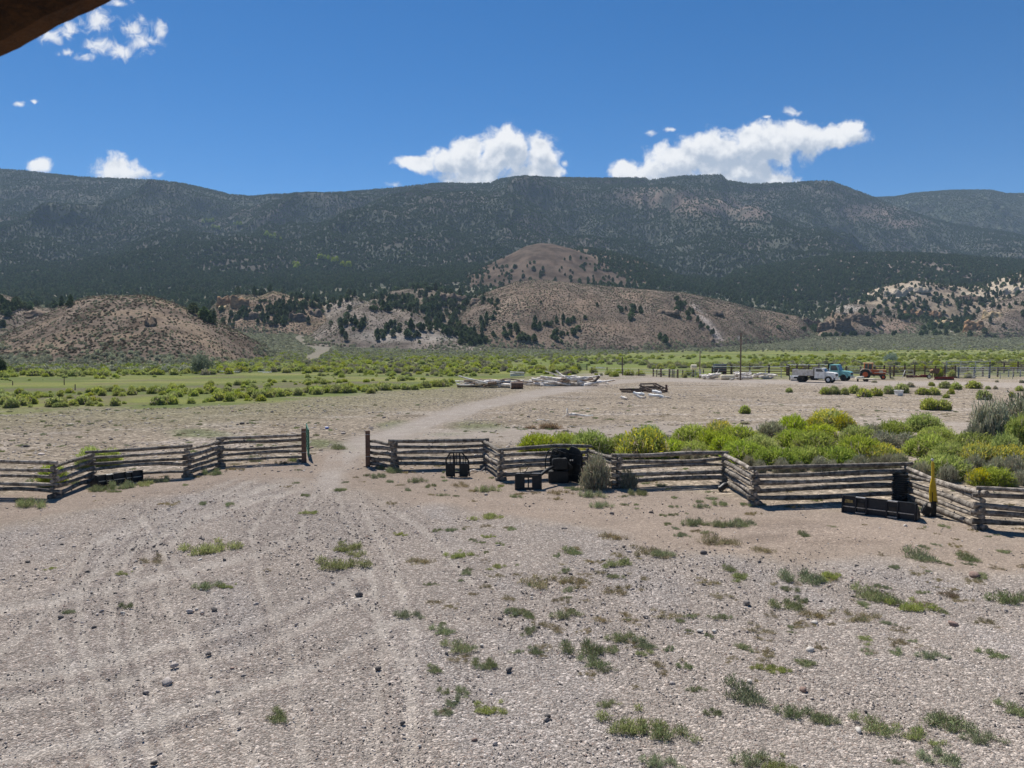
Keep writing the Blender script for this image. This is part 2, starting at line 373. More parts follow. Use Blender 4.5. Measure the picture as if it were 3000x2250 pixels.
class Hill:
    def __init__(s, name, crest, yc, yb, prof=1.0, back=0.35, gul=2.0, gs=16.0, cbase=None, cols=None, nm='hill', base=None, step=2.2, rough=0.8):
        s.name = nm; s.key = name
        s.u, s.s = us(*np.array(crest, float).T); s.crest = crest
        f = lambda q: (lambda uu: np.interp(uu, [us(a, 900)[0] for a, _ in q], [b for _, b in q])) if isinstance(q, list) else (lambda uu: np.full_like(uu, float(q)))
        s.yc, s.yb = f(yc), f(yb); s.prof, s.back, s.gul, s.gs, s.base, s.step, s.rough = prof, back, gul, gs, base, step, rough
        s.cols = cols
        s.seed = len(HILLS) * 5 + 50
    def z(s, X, Y):
        u = X / Y; yc = s.yc(u); yb = s.yb(u)
        zc = H + np.interp(u, s.u, s.s) * yc
        # beyond the ends of the crest line the hill dips under the ground
        e0 = np.clip((s.u[0] - u) / 0.03, 0, 1) + np.clip((u - s.u[-1]) / 0.03, 0, 1); zc = zc - e0 * 30
        fb = floorz(u * yb, yb) if s.base is None else s.base
        t = (Y - yb) / (yc - yb)
        tc_ = np.clip(t, 0, 1)
        p = np.sin(tc_ * math.pi / 2) ** s.prof
        n = (ridged(X / s.gs + 0.4 * fbm(X / 20, Y / 20, 2, s.seed), Y / (s.gs * 3.2), 3, s.seed) - 0.6) * s.gul * np.sin(tc_ * math.pi) + fbm(X / 6, Y / 6, 3, s.seed + 9) * s.rough * np.clip(t * 3, 0, 1)
        sb = (fb - H) / yb; sc = (zc - H) / yc
        z = np.where(t < 0, fb + (Y - yb) * 1.0, np.where(t < 1, H + (sb + (sc - sb) * p) * Y, zc - (Y - yc) * s.back))
        return z + n
HILLS = []
def add_hill(*a, **k): HILLS.append(Hill(*a, **k)); return HILLS[-1]
add_hill('dome', [(-500, 960), (-250, 930), (-60, 985), (0, 985), (81, 947), (181, 897), (253, 871), (316, 865), (430, 866), (497, 884), (588, 920), (678, 961), (768, 1008), (800, 1025)],
         295, [(-500, 190), (500, 186), (620, 205), (780, 270)], 1.1, 0.22, gul=0.9, gs=14, rough=0.35, step=1.3, cols=((0.15, 0.120, 0.098), (0.178, 0.140, 0.112)))
add_hill('leftback', [(-600, 840), (-200, 850), (0, 861), (45, 874), (77, 903), (110, 898), (140, 903), (181, 889), (230, 905), (300, 960)], 430, 330, 1.0, gul=3, cols=((0.26, 0.21, 0.18), (0.22, 0.18, 0.14)))
add_hill('orangeridge', [(590, 960), (620, 900), (645, 874), (700, 862), (760, 868), (800, 852), (850, 866), (920, 880), (990, 915)], 575, 480, 0.9, gul=4, cols=((0.27, 0.20, 0.15), (0.24, 0.19, 0.13)))
add_hill('nearspur', [(890, 1000), (925, 972), (950, 948), (988, 927), (1023, 903), (1072, 887), (1107, 899), (1147, 907), (1197, 908), (1227, 924), (1271, 949), (1321, 972), (1371, 993), (1421, 1012), (1450, 1025)],
         480, 400, 0.95, gul=3.4, gs=13, step=1.6, cols=((0.205, 0.17, 0.145), (0.165, 0.138, 0.115)))
add_hill('backspur', [(820, 955), (860, 930), (905, 915), (948, 897), (1000, 876), (1033, 862), (1067, 880), (1130, 905), (1180, 940)], 570, 490, 0.9, gul=3.5, cols=((0.28, 0.235, 0.20), (0.22, 0.185, 0.15)))
add_hill('canyonwall', [(1050, 900), (1110, 868), (1152, 853), (1187, 848), (1247, 845), (1281, 853), (1326, 860), (1371, 874), (1395, 905), (1420, 960)], 660, 540, 0.8, gul=6, gs=20, cols=((0.23, 0.19, 0.15), (0.20, 0.165, 0.13)))
add_hill('brownhill', [(1290, 1005), (1318, 965), (1345, 925), (1375, 890), (1406, 864), (1446, 850), (1510, 827), (1570, 821), (1645, 826), (1700, 832), (1814, 843), (1904, 850), (2000, 857),
         (2060, 868), (2135, 884), (2226, 907), (2290, 917), (2340, 929), (2362, 950), (2390, 985)], [(1300, 590), (2300, 700)], [(1300, 435), (1900, 455), (2150, 520), (2390, 620)], 0.85, 0.25, gul=5.0, gs=26, step=2.0,
         cols=((0.185, 0.142, 0.113), (0.16, 0.126, 0.102)))
add_hill('cliffhill', [(2385, 985), (2415, 940), (2440, 908), (2460, 898), (2497, 890), (2565, 895), (2633, 916), (2680, 935), (2715, 955), (2740, 980)], 720, 640, 0.7, gul=3, cols=((0.235, 0.19, 0.155), (0.26, 0.19, 0.14)))
add_hill('righthill', [(2790, 985), (2825, 962), (2840, 940), (2872, 915), (2900, 893), (2960, 872), (3000, 852), (3150, 815), (3500, 800), (4000, 830)], 700, 610, 0.8, gul=3, cols=((0.235, 0.185, 0.155), (0.26, 0.20, 0.15)))
add_hill('paleridge', [(2470, 900), (2520, 872), (2560, 848), (2620, 833), (2680, 822), (2740, 830), (2840, 842), (2900, 828), (3000, 793), (3150, 770), (3500, 760), (4000, 780)], 880, 760, 0.75, gul=6, gs=22,
         cols=((0.26, 0.205, 0.16), (0.34, 0.27, 0.20)))
add_hill('cone', [(1180, 890), (1280, 850), (1350, 812), (1400, 789), (1450, 766), (1497, 744), (1540, 722), (1583, 712), (1620, 715), (1678, 730), (1773, 768), (1810, 782), (1870, 815), (1960, 870)], 1100, 860, 1.0, 0.3, gul=7, gs=45, rough=0.6, step=4,
         cols=((0.135, 0.100, 0.078), (0.115, 0.088, 0.070)))
add_hill('coneback', [(1500, 800), (1600, 760), (1660, 738), (1700, 727), (1760, 734), (1859, 757), (1950, 795), (2050, 828), (2130, 870)], 1230, 950, 0.8, 0.3, gul=5, gs=45, step=4, cols=((0.195, 0.145, 0.11), (0.175, 0.135, 0.10)))
add_hill('rightbench', [(2150, 800), (2250, 775), (2400, 757), (2500, 745), (2620, 742), (2800, 750), (3000, 765), (3500, 765), (4000, 800)], 1330, 950, 0.85, 0.2, gul=9, gs=60, step=4, cols=((0.17, 0.14, 0.115), (0.22, 0.18, 0.15)))
FARM = Hill('far', [(2200, 700), (2542, 580), (2624, 577), (2678, 567), (2791, 558), (2904, 557), (2949, 568), (3000, 568), (3200, 590), (3600, 560), (4200, 600)], 3000, 2050, 0.9, 0.2, gul=50, gs=230, base=140, step=12, rough=2.5,
            nm='mountain', cols=((0.085, 0.09, 0.07), (0.07, 0.085, 0.055)))
def Hall(X, Y):
    z = floorz(X, Y)
    for h in HILLS: z = np.maximum(z, h.z(X, Y))
    return np.maximum(z, np.where(Y > 1900, FARM.z(X, Y), -99))

def ell(px, py, pts, soft=0.35):
    m = np.zeros_like(px)
    for (x, y, rx, ry) in pts: m = np.maximum(m, 1 - sst(np.sqrt(((px - x) / rx) ** 2 + ((py - y) / ry) ** 2), 1 - soft, 1 + soft))
    return m
def polyd(px, py, pts):
    """distance in px from a polyline, and blend parameter"""
    d = np.full(px.shape, 1e9)
    for (x0, y0), (x1, y1) in zip(pts[:-1], pts[1:]):
        vx, vy = x1 - x0, y1 - y0; t = np.clip(((px - x0) * vx + (py - y0) * vy) / (vx * vx + vy * vy), 0, 1)
        d = np.minimum(d, np.hypot(px - x0 - t * vx, py - y0 - t * vy))
    return d
def mixa(a, b, m): return a * (1 - m[..., None]) + np.asarray(b) * m[..., None]

PALE = [(2610, 862, 60, 20), (2680, 850, 45, 22), (2860, 860, 45, 14), (2960, 830, 60, 22), (2560, 858, 35, 10), (2770, 940, 35, 22), (2900, 850, 40, 14)]
def grid(u0, u1, nu, Ys):
    u = np.linspace(u0, u1, nu); U, Y = np.meshgrid(u, Ys); return U * Y, Y
def grid_faces(ny, nx, keep=None):
    i = np.arange(ny * nx).reshape(ny, nx)
    f = np.stack([i[:-1, :-1], i[:-1, 1:], i[1:, 1:], i[1:, :-1]], -1).reshape(-1, 4)
    if keep is not None:
        k = (keep[:-1, :-1] | keep[:-1, 1:] | keep[1:, 1:] | keep[1:, :-1]).ravel(); f = f[k]
    return f
M_land = landmat("land", 0.3)
M_ground = landmat("ground_cover", near=True)
def build_hill(h, u0=None, u1=None):
    u0 = max(h.u[0] - .03, -1.3) if u0 is None else u0; u1 = min(h.u[-1] + .03, 1.3) if u1 is None else u1
    yb = float(h.yb(np.array([u0, (u0 + u1) / 2, u1])).min()); yc = float(h.yc(np.array([u0, (u0 + u1) / 2, u1])).max())
    Ys = np.arange(yb - 6, yc + 120, h.step)
    X, Y = grid(u0, u1, int((u1 - u0) * yc / h.step * 1.1), Ys)
    Z = h.z(X, Y); fl = floorz(X, Y); keep = Z > fl - 2.5
    px, py = proj(X, Y, Z)
    c1, c2 = np.array(h.cols) * ((.86, .88, .88) if h.key not in ('dome', 'far') else 1)
    n = sst(fbm(X / 28, Y / 28, 4, h.seed + 3), -0.25, 0.3)
    C = mixa(np.broadcast_to(np.array(c1), X.shape + (3,)), c2, n)
    n2 = sst(fbm(X / 9, Y / 14, 3, h.seed + 6), 0.05, 0.45)
    C = mixa(C, np.array(c1) * 1.25, n2 * 0.5)
    sz_ = 2.0 if h.key in ('cone', 'coneback', 'rightbench') else 1.0
    C = C * (1 - .38 * sst(fbm(X / (5 * sz_), Y / (8 * sz_), 3, h.seed + 8), -.15, .35))[..., None] * (1 + .22 * fbm(X / 40, Y / 40, 3, h.seed + 2))[..., None]
    if h.key in ('paleridge', 'righthill', 'rightbench'):
        C = mixa(C, (0.38, 0.32, 0.245), ell(px, py, PALE, 0.5) * sst(fbm(X / 14, Y / 14, 3, 4), -0.5, -0.1))
        C = mixa(C, (0.36, 0.24, 0.13), ell(px, py, [(2700, 925, 70, 14), (2770, 960, 30, 18)], 0.5) * 0.8)
    if h.key in ('nearspur', 'backspur'):
        cr = sst(py, 0, 1) * 0
        C = mixa(C, (0.25, 0.215, 0.185), sst(fbm(X / 12, Y / 20, 3, 44), 0.0, 0.35) * 0.6)
        C = mixa(C, (0.30, 0.27, 0.24), ell(px, py, [(1130, 985, 90, 16), (1290, 990, 60, 10)], .6) * 0.7)
    if h.key == 'brownhill':
        C = mixa(C, (0.25, 0.185, 0.138), ell(px, py, [(1570, 880, 80, 30), (1690, 895, 90, 30), (1760, 960, 120, 18), (1850, 865, 60, 18), (1475, 900, 30, 30), (2280, 960, 60, 30)], .8) * 0.55)
        C = mixa(C, (0.17, 0.13, 0.10), ell(px, py, [(1560, 845, 140, 18), (2060, 915, 90, 28), (2000, 960, 90, 60), (1500, 990, 130, 25)], .7) * 0.7)
        C = mixa(C, (0.38, 0.33, 0.30), np.clip(1 - polyd(px, py, [(2030, 890), (2060, 930), (2095, 975), (2110, 1000)]) / 16, 0, 1) * sst(fbm(X / 6, Y / 6, 3, 5), -0.4, 0.2))
        C = mixa(C, (0.33, 0.26, 0.20), np.clip(1 - polyd(px, py, [(1492, 880), (1470, 905), (1420, 945)]) / 9, 0, 1) * 0.8)
    if h.key == 'cliffhill':
        C = mixa(C, (0.27, 0.20, 0.155), ell(px, py, [(2620, 960, 70, 22)], .6)); C = mixa(C, (0.32, 0.29, 0.26), ell(px, py, [(2480, 905, 40, 12)], .6) * 0.8)
    if h.key == 'dome':
        C = mixa(C, (0.24, 0.185, 0.135), sst(fbm(X / 16, Y / 10, 3, 77), 0.05, 0.4) * 0.6)
        C = mixa(C, (0.17, 0.145, 0.11), sst(np.sqrt((Y - 186) / 100 + 0 * X) * -1, -0.45, -0.15) * 0.7)
    o = mesh_np(h.name, np.stack([X, Y, Z], -1).reshape(-1, 3), grid_faces(*X.shape, keep), M_land, cols=C.reshape(-1, 3), smooth=True)
    tag(o, kind='structure'); return o
for h in HILLS: build_hill(h)
build_hill(FARM, 0.25, 1.3)
# the long wooded mountain
Ys = np.concatenate([np.arange(862, 1500, 5), np.arange(1500, 2700, 7)])
X, Y = grid(-1.15, 1.15, 560, Ys); Z = floorz(X, Y); px, py = proj(X, Y, Z)
SLOPES = [(1950, 575, 130, 28), (2080, 600, 120, 30), (2200, 620, 60, 30), (2560, 622, 90, 26), (2650, 655, 60, 14), (2520, 755, 60, 14), (2300, 838, 60, 14), (300, 1000, 1, 1)]
C = mixa(np.broadcast_to(np.array((0.074, 0.080, 0.064)), X.shape + (3,)), (0.105, 0.098, 0.082), sst(fbm(X / 120, Y / 120, 4, 31), 0, 0.5))
C = mixa(C, (0.165, 0.13, 0.108), ell(px, py, SLOPES, .7) * sst(fbm(X / 50, Y / 50, 3, 33), -0.5, 0.0))
C = mixa(C, (0.05, 0.045, 0.042), ell(px, py, [(1200, 562, 90, 10), (1330, 552, 60, 8), (1830, 530, 90, 10), (2050, 570, 60, 10), (2250, 548, 60, 8)], .6) * 0.9)
tag(mesh_np('mountain', np.stack([X, Y, Z], -1).reshape(-1, 3), grid_faces(*X.shape), M_land, cols=C.reshape(-1, 3), smooth=True), kind='structure')
# ------------------------------------------------------------------ valley floor: one sheet
ys = 3.0 * (900 / 3.0) ** (np.linspace(0, 1, 860) ** 0.93)
X, Y = grid(-1.25, 1.25, 900, ys); Z = floorz(X, Y)
px, py = proj(X, Y, np.zeros_like(X) + floorz(X, Y))
nw = fbm(X / 3, Y / 3, 3, 61); nb = fbm(X / 12, Y / 12, 4, 62)
jx, jy = nw * 0, nw * np.clip((py - 1000) * 0.06, 2, 22)
GB = np.interp(px, [-2000, 0, 250, 500, 700, 900, 1200, 1500, 1700, 2000, 2600, 3000, 5000], [1600, 1560, 1500, 1440, 1420, 1432, 1480, 1530, 1560, 1610, 1660, 1690, 1750])
gravel = sst(py + jy * 1.3, GB - 22, GB + 26)
dirt_top = np.interp(px, [-2000, 0, 270, 560, 880, 960, 1080, 1150, 1450, 1800, 2210, 2870, 3500], [1470, 1455, 1400, 1385, 1345, 1335, 1345, 1365, 1385, 1415, 1470, 1545, 1600])
dirt = sst(py + jy * 0.4, dirt_top - 14, dirt_top + 6) * (1 - gravel)
roadA = np.array([(960, 1420), (975, 1350), (1040, 1310), (1150, 1270), (1280, 1225), (1420, 1185), (1560, 1155), (1680, 1135), (1790, 1119), (1900, 1110), (2200, 1116), (2600, 1122), (3300, 1130)])
roadB = np.array([(1000, 1330), (1200, 1285), (1500, 1275), (1900, 1262), (2300, 1262), (2800, 1252), (3400, 1250)])
roadC = np.array([(-900, 1620), (0, 1505), (300, 1452), (600, 1412), (860, 1380), (980, 1345)])
wr = lambda p, hw: 1 - sst(polyd(px, py, p) / np.clip((py - 1075) * hw, 2, 60) + nw * 0.25, 0.6, 1.1)
wr = lambda p, hw: 1 - sst(polyd(px, py, p) / np.clip((py - 1075) * hw, 2, 60) + nw * 0.4, 0.35, 1.35)
rA = wr(roadA, 0.17) * .85; rB = wr(roadB, 0.13) * .8; rC = 1 - sst(polyd(px, py, roadC) / 34 + nw * 0.3, 0.5, 1.2)
grass_line = np.interp(px, [-2000, 0, 250, 500, 850, 1100, 1330, 1480, 1700, 1900, 2100, 4000], [1215, 1200, 1190, 1196, 1172, 1150, 1132, 1112, 1104, 1098, 1103, 1106])
grass = 1 - sst(py + nw * 10 + nb * 12, grass_line - 6, grass_line + 10)
sage_line = np.interp(px, [-2000, 0, 560, 700, 900, 1100, 1500, 2000, 2700, 3000, 4500], [1094, 1092, 1086, 1062, 1056, 1050, 1046, 1026, 1022, 1022, 1020])
sage = 1 - sst(py + nb * 5, sage_line - 5, sage_line + 4)
# colours (albedo)
C = np.broadcast_to(np.array((0.35, 0.29, 0.222)), X.shape + (3,)) * (1 + 0.14 * nb[..., None])          # stubble field
C = mixa(C, (0.42, 0.36, 0.30), sst(fbm(X / 5, Y / 2.2, 4, 71), 0.12, 0.42) * 0.75)
C = mixa(C, (0.20, 0.165, 0.125), sst(fbm(X / 2.5, Y / 1.6, 4, 73), 0.15, 0.5) * 0.5)
C = mixa(C, (0.25, 0.235, 0.13), sst(py, grass_line + 90, grass_line) * np.clip(1.1 - (px - 1300) / 300, 0, 1) * 0.6)
C = mixa(C, (0.17, 0.19, 0.095), ell(px + nw * 30, py + nw * 8, [(580, 1270, 80, 10), (1400, 1250, 70, 14), (1170, 1252, 60, 14), (1000, 1310, 40, 14), (1330, 1275, 60, 8), (940, 1300, 45, 12)], .6) * 0.75)
C = mixa(C, (0.335, 0.27, 0.215), dirt)
C = mixa(C, (0.37, 0.295, 0.235), ell(px, py + nw * 10, [(1500, 1490, 600, 40), (2300, 1560, 500, 40)], .6) * dirt * 0.8)
C = mixa(C, (0.395, 0.34, 0.292), gravel)
C = mixa(C, (0.34, 0.298, 0.262), gravel * sst(nb, -0.1, 0.4) * 0.7)
C = mixa(C, (0.37, 0.335, 0.31), gravel * sst(fbm(X / 1.6 + Y / 4, Y / 5 - X / 9, 4, 91), 0.1, 0.45) * 0.5)
C = mixa(C, (0.40, 0.345, 0.295), np.maximum(rA, rB * 0.8)); C = mixa(C, (0.355, 0.285, 0.228), rC * 0.8)
C = mixa(C, (0.43, 0.375, 0.325), sst(polyd(px, py, roadA + np.array([0, 3])) / np.clip((py - 1075) * 0.10, 2, 60), 1.1, 0.7) * sst(nw, -.3, .2) * 0.5)
for wd_, pth in ((70, [(970, 1390), (740, 1450), (560, 1560), (490, 1700), (520, 1900), (660, 2260)]), (50, [(975, 1390), (620, 1480), (250, 1620), (-60, 1800)]), (46, [(1010, 1400), (1080, 1540), (1170, 1760), (1180, 2260)])):
    C = mixa(C, (0.45, 0.39, 0.335), (1 - sst(polyd(px + nw * 14, py + nw * 8, pth) / (wd_ * np.clip((py - 1200) / 350, .5, 3)), .2, 1.2)) * gravel * .33)
# faint wheel tracks curving over the gravel
TR = np.zeros_like(px)
TRK = [[(960 - k, 1390), (700 - k, 1450 + k * .2), (480 - k, 1560 + k * .2), (380 - k, 1700 + k * .3), (400 - k, 1900), (520 - k, 2260)] for k in (0, 62, 150, 222)] + [[(-60, 2010 + k), (350, 1930 + k), (800, 1800 + k), (1100, 1660 + k)] for k in (0, 70)] + [[(985 + k, 1400), (1000 + k, 1500), (1080 + k, 1640), (1120 + k * 1.4, 1850), (1080 + k * 1.6, 2260)] for k in (0, 66)]
for tr in tuple(TRK) + ([(1000, 1380), (760, 1440), (560, 1530), (470, 1640), (480, 1760), (600, 1950), (760, 2260)], [(980, 1400), (700, 1480), (400, 1600), (150, 1780), (-50, 1960)], [(960, 1400), (900, 1480), (880, 1560), (960, 1660), (1100, 1800), (1200, 2000), (1210, 2300)], [(900, 1400), (800, 1470), (740, 1560), (760, 1700), (850, 1900), (900, 2300)],
           [(-50, 1800), (300, 1730), (700, 1640), (900, 1560)], [(-50, 2230), (300, 2160), (620, 2060), (900, 1960), (1200, 1800)], [(400, 1500), (480, 1620), (640, 1760)], [(1010, 1400), (1250, 1560), (1380, 1700)]):
    dtr = polyd(px + nw * 8, py + nw * 6, tr) / np.clip((py - 1000) * 0.024, 3, 26)
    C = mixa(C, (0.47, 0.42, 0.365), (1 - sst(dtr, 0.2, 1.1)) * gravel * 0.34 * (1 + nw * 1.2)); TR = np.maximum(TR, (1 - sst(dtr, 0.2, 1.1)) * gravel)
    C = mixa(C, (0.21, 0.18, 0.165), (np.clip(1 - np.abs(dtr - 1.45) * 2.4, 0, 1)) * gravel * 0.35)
gcol = mixa(np.broadcast_to(np.array((0.175, 0.205, 0.078)), X.shape + (3,)), (0.26, 0.272, 0.095), sst(fbm(X / 25, Y / 9, 4, 81), -0.1, 0.4))
gcol = mixa(gcol, (0.30, 0.295, 0.12), sst(fbm(X / 15, Y / 7, 4, 83), 0.1, 0.5) * 0.7)
gcol = mixa(gcol, (0.20, 0.18, 0.12), ell(px, py + nw * 4, [(250, 1143, 300, 5), (200, 1165, 160, 6), (700, 1133, 200, 5), (1000, 1122, 200, 4)], .6) * 0.8)
gcol = mixa(gcol, (0.19, 0.24, 0.07), ell(px, py, [(2150, 1052, 300, 9), (1700, 1065, 250, 12)], .7) * 0.7)
gcol = mixa(gcol, (0.22, 0.185, 0.125), sst(fbm(X / 7, Y / 4, 4, 87), .12, .42) * .55)
C = mixa(C, gcol, grass)
C = mixa(C, np.array((0.255, 0.24, 0.175)) , sage)
C = mixa(C, (0.25, 0.26, 0.11), sage * sst(py, 1025, 1060) * 0.55)
C = mixa(C, (0.29, 0.255, 0.20), (1 - sst(polyd(px + nw * 8, py, [(880, 955), (908, 975), (870, 990), (905, 1010), (960, 1022), (925, 1040), (905, 1052)]) / np.clip((py - 930) * 0.11, 3, 20), 0.5, 1.1)) * 0.9)
C = mixa(C, (0.36, 0.32, 0.26), (1 - sst(polyd(px, py, [(2760, 940), (2770, 965), (2800, 975), (2830, 980)]) / 5, 0.5, 1.1)) * 0.8)
C = mixa(C, (0.36, 0.31, 0.25), ell(px, py + nw * 4, [(1840, 1102, 100, 5), (1750, 1095, 60, 4)], .6) * 0.8)
stub = np.clip(1 - dirt - gravel - grass - rA - rB, 0, 1)
# relief: ruts, tyre arcs, clods
C = mixa(C, (0.24, 0.19, 0.15), ell(px + nw * 10, py + nw * 6, [(2270, 1535, 130, 14), (2230, 1575, 90, 10), (2480, 1590, 120, 8)], .6) * .55)
cl = np.exp(-((px - 2380) / 150) ** 2 - ((py - 1570) / 40) ** 2)
arc = np.hypot(X - G(2330, 1500)[0], (Y - G(2330, 1500)[1]))
Z = Z + nw * 0.03 * np.clip(30 / Y, 0.2, 1) + fbm(X / 0.5, Y / 0.5, 3, 65) * 0.022 * np.clip(60 / Y, 0, 1) * (0.4 + 0.6 * np.maximum(gravel, stub)) + np.sin(arc * 24) * 0.034 * cl
Z = Z - TR * .03
Z = Z + 0.16 * np.exp(-((px - 2270) / 110) ** 2 - ((py - 1545) / 22) ** 2) * (1 + nw) - 0.10 * np.exp(-((px - 420) / 260) ** 2 - ((py - 2160 + (px - 420) * 0.25) / 25) ** 2)
ZG = Z
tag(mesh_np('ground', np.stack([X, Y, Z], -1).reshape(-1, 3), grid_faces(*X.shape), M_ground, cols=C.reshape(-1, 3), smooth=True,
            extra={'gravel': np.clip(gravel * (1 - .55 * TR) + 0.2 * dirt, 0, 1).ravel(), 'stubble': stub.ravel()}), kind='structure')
me = MB().box((0, -200, -3), (9000, 409, 1)).build('ground', mat('far_soil', (0.3, 0.25, 0.2)), None); tag(me, kind='structure')

# visibility buffer over (u, Y) for culling plants nobody can see
vY = 100 * (4200 / 100) ** np.linspace(0, 1, 420); vU = np.linspace(-1.0, 1.0, 500)
UU, YY = np.meshgrid(vU, vY); HZ = Hall(UU * YY, YY); SS = (HZ - H) / YY
CM = np.maximum.accumulate(SS, 0); CM = np.vstack([np.full((1, len(vU)), -9), CM[:-1]])
def visible(X, Y, Z, hgt, margin=0.006):
    u = X / Y; i = np.clip(((u + 1) / 2 * 499).round().astype(int), 0, 499); j = np.clip(np.searchsorted(vY, Y * 0.985) - 1, 0, 419)
    return (Z + hgt - H) / Y > CM[j, i] - margin
# ================================================================== PLANTS
M_leaf = leafmat("leaves", 0.42, 0.16, 0.010)
M_leafd = leafmat("juniper_foliage", 0.3, 0.22, 0.02)
M_sage = leafmat("sage_leaves", 0.22, 0.22, 0.015)
M_bark = mat("bark", (0.16, 0.12, 0.09), (0.09, 0.07, 0.055), 0.9, 20, bump=0.5)
def blades(n, lobes, ln, wd, cols, up=0.5, shell=0.45, jit=0.35, fork=1, tipcol=None, tipp=0.0):
    """n thin blades filling domes; lobes = list of (cx,cy,rx,ry,h). returns V,F,C"""
    L = np.array(lobes, float); wts = L[:, 2] * L[:, 3] * L[:, 4]; k = rng.choice(len(L), n, p=wts / wts.sum()); L = L[k]
    th = rng.uniform(0, 2 * np.pi, n); cz = rng.uniform(0, 1, n) ** 0.75; sr = np.sqrt(1 - cz * cz)
    d = np.stack([np.cos(th) * sr, np.sin(th) * sr, cz], 1)
    rr = (shell + (1 - shell) * rng.uniform(0, 1, n) ** 0.6) * (1 + rng.uniform(-.12, .12, n))
    p = np.stack([L[:, 0] + d[:, 0] * L[:, 2] * rr, L[:, 1] + d[:, 1] * L[:, 3] * rr, np.maximum(d[:, 2] * L[:, 4] * rr, 0.01)], 1)
    dr = d * (1 - up) + np.array([0, 0, up]) + rng.normal(0, jit, (n, 3)); dr /= np.linalg.norm(dr, axis=1)[:, None]
    le = ln * rng.uniform(0.6, 1.3, n)[:, None]; sd_ = np.cross(dr, rng.normal(0, 1, (n, 3))); sd_ /= np.linalg.norm(sd_, axis=1)[:, None]
    w_ = wd * rng.uniform(0.6, 1.3, n)[:, None]
    a = p - dr * le * 0.6; b = p + dr * le * 0.4
    a[:, 2] = np.maximum(a[:, 2], 0)
    V = np.stack([a - sd_ * w_ * .35, a + sd_ * w_ * .35, b + sd_ * w_ * .5, b - sd_ * w_ * .5], 1).reshape(-1, 3)
    Fc = np.arange(4 * n).reshape(-1, 4)
    cs_ = np.array(cols, float); c = cs_[rng.integers(0, len(cs_), n)] * rng.uniform(0.75, 1.25, n)[:, None]
    C = np.repeat(c[:, None], 4, 1)
    if tipcol is not None:
        tm = (rng.uniform(0, 1, n) < tipp) & (d[:, 2] > 0.35) & (rr > 0.9); C[tm, 2:] = np.array(tipcol) * rng.uniform(.8, 1.2, (tm.sum(), 1))[:, None]
    return V, Fc, C.reshape(-1, 3)
def lob(nl, R_, h, sq=1.0):
    out = [(0, 0, R_ * .8, R_ * .8 * sq, h)]
    for k in range(nl - 1):
        a = rng.uniform(0, 6.28); r = R_ * rng.uniform(.3, .55); q = R_ * rng.uniform(.35, .55)
        out.append((math.cos(a) * r, math.sin(a) * r * sq, q, q, h * rng.uniform(.6, 1.0)))
    return out
def plant_mesh(name, parts):
    V = []; Fq = []; C = []; b = 0
    for v, f, c in parts: V.append(v); Fq.append(f + b); C.append(c); b += len(v)
    return mesh_np(name, np.concatenate(V), np.concatenate(Fq), None, cols=np.concatenate(C))
GREEN = [(0.285, 0.355, 0.065), (0.34, 0.40, 0.08), (0.235, 0.305, 0.06), (0.38, 0.42, 0.10)]
FARG = [(0.32, 0.365, 0.105), (0.26, 0.305, 0.09), (0.38, 0.41, 0.13)]
YGREEN = [(0.31, 0.36, 0.075), (0.38, 0.40, 0.09), (0.25, 0.30, 0.07)]
GREY = [(0.31, 0.315, 0.205), (0.36, 0.36, 0.24), (0.25, 0.255, 0.165), (0.34, 0.29, 0.205)]
DRY = [(0.22, 0.185, 0.12), (0.28, 0.235, 0.15), (0.16, 0.14, 0.09)]
WOOD = [(0.20, 0.165, 0.13), (0.30, 0.26, 0.21), (0.38, 0.33, 0.26)]
protos = {}
def proto_bush(kind, cols, n, wd, ln, tip=None, tp=0.0, R_=.62, h=.95, up=.55, nl=4, mt=None, woody=0.16, variants=3, name='rabbitbrush', shell=.35):
    """bush: foliage child and stems child under an Empty, built once; its copies are placed"""
    out = []
    for k in range(variants):
        lb = lob(nl + k % 2, R_, h)
        fo = blades(n, lb, ln, wd, cols, up=up, shell=shell, tipcol=tip, tipp=tp)
        st = blades(max(240, int(n * woody)), [(0, 0, R_ * .8, R_ * .8, h * .75)], h * .4, wd * .7, WOOD, up=.6, shell=.2)
        out.append((fo, st, mt or M_leaf, name))
    protos[kind] = out
_pm = {}
def plant(kind, loc, sc, rz, label, cat, group, simple=False):
    """individual plant; meshes shared between plants of the same kind"""
    var = rng.integers(0, len(protos[kind])); key = (kind, int(var)); fo, st, mt, name = protos[kind][var]
    if key not in _pm and name == 'weed_clump':
        e = mesh_np(name, np.concatenate([fo[0], st[0]]), np.concatenate([fo[1], st[1] + len(fo[0])]), mt, cols=np.concatenate([fo[2], st[2]])); e.location = loc; e.rotation_euler = (0, 0, rz); e.scale = sc; _pm[key] = e; tag(e, label, cat, group); return e
    if key not in _pm:
        e = empty(name, loc, rz); f = mesh_np('foliage', fo[0], fo[1], mt, e, cols=fo[2]); s_ = mesh_np('stems', st[0], st[1], mt, e, cols=st[2])
        _pm[key] = e; e.scale = (sc, sc, sc) if not hasattr(sc, '__len__') else sc; tag(e, label, cat, group); return e
    e = copy_tree(_pm[key], loc, rz, sc); tag(e, label, cat, group); return e
def fz(X, Y): return float(floorz(np.array([X]), np.array([Y]))[0])

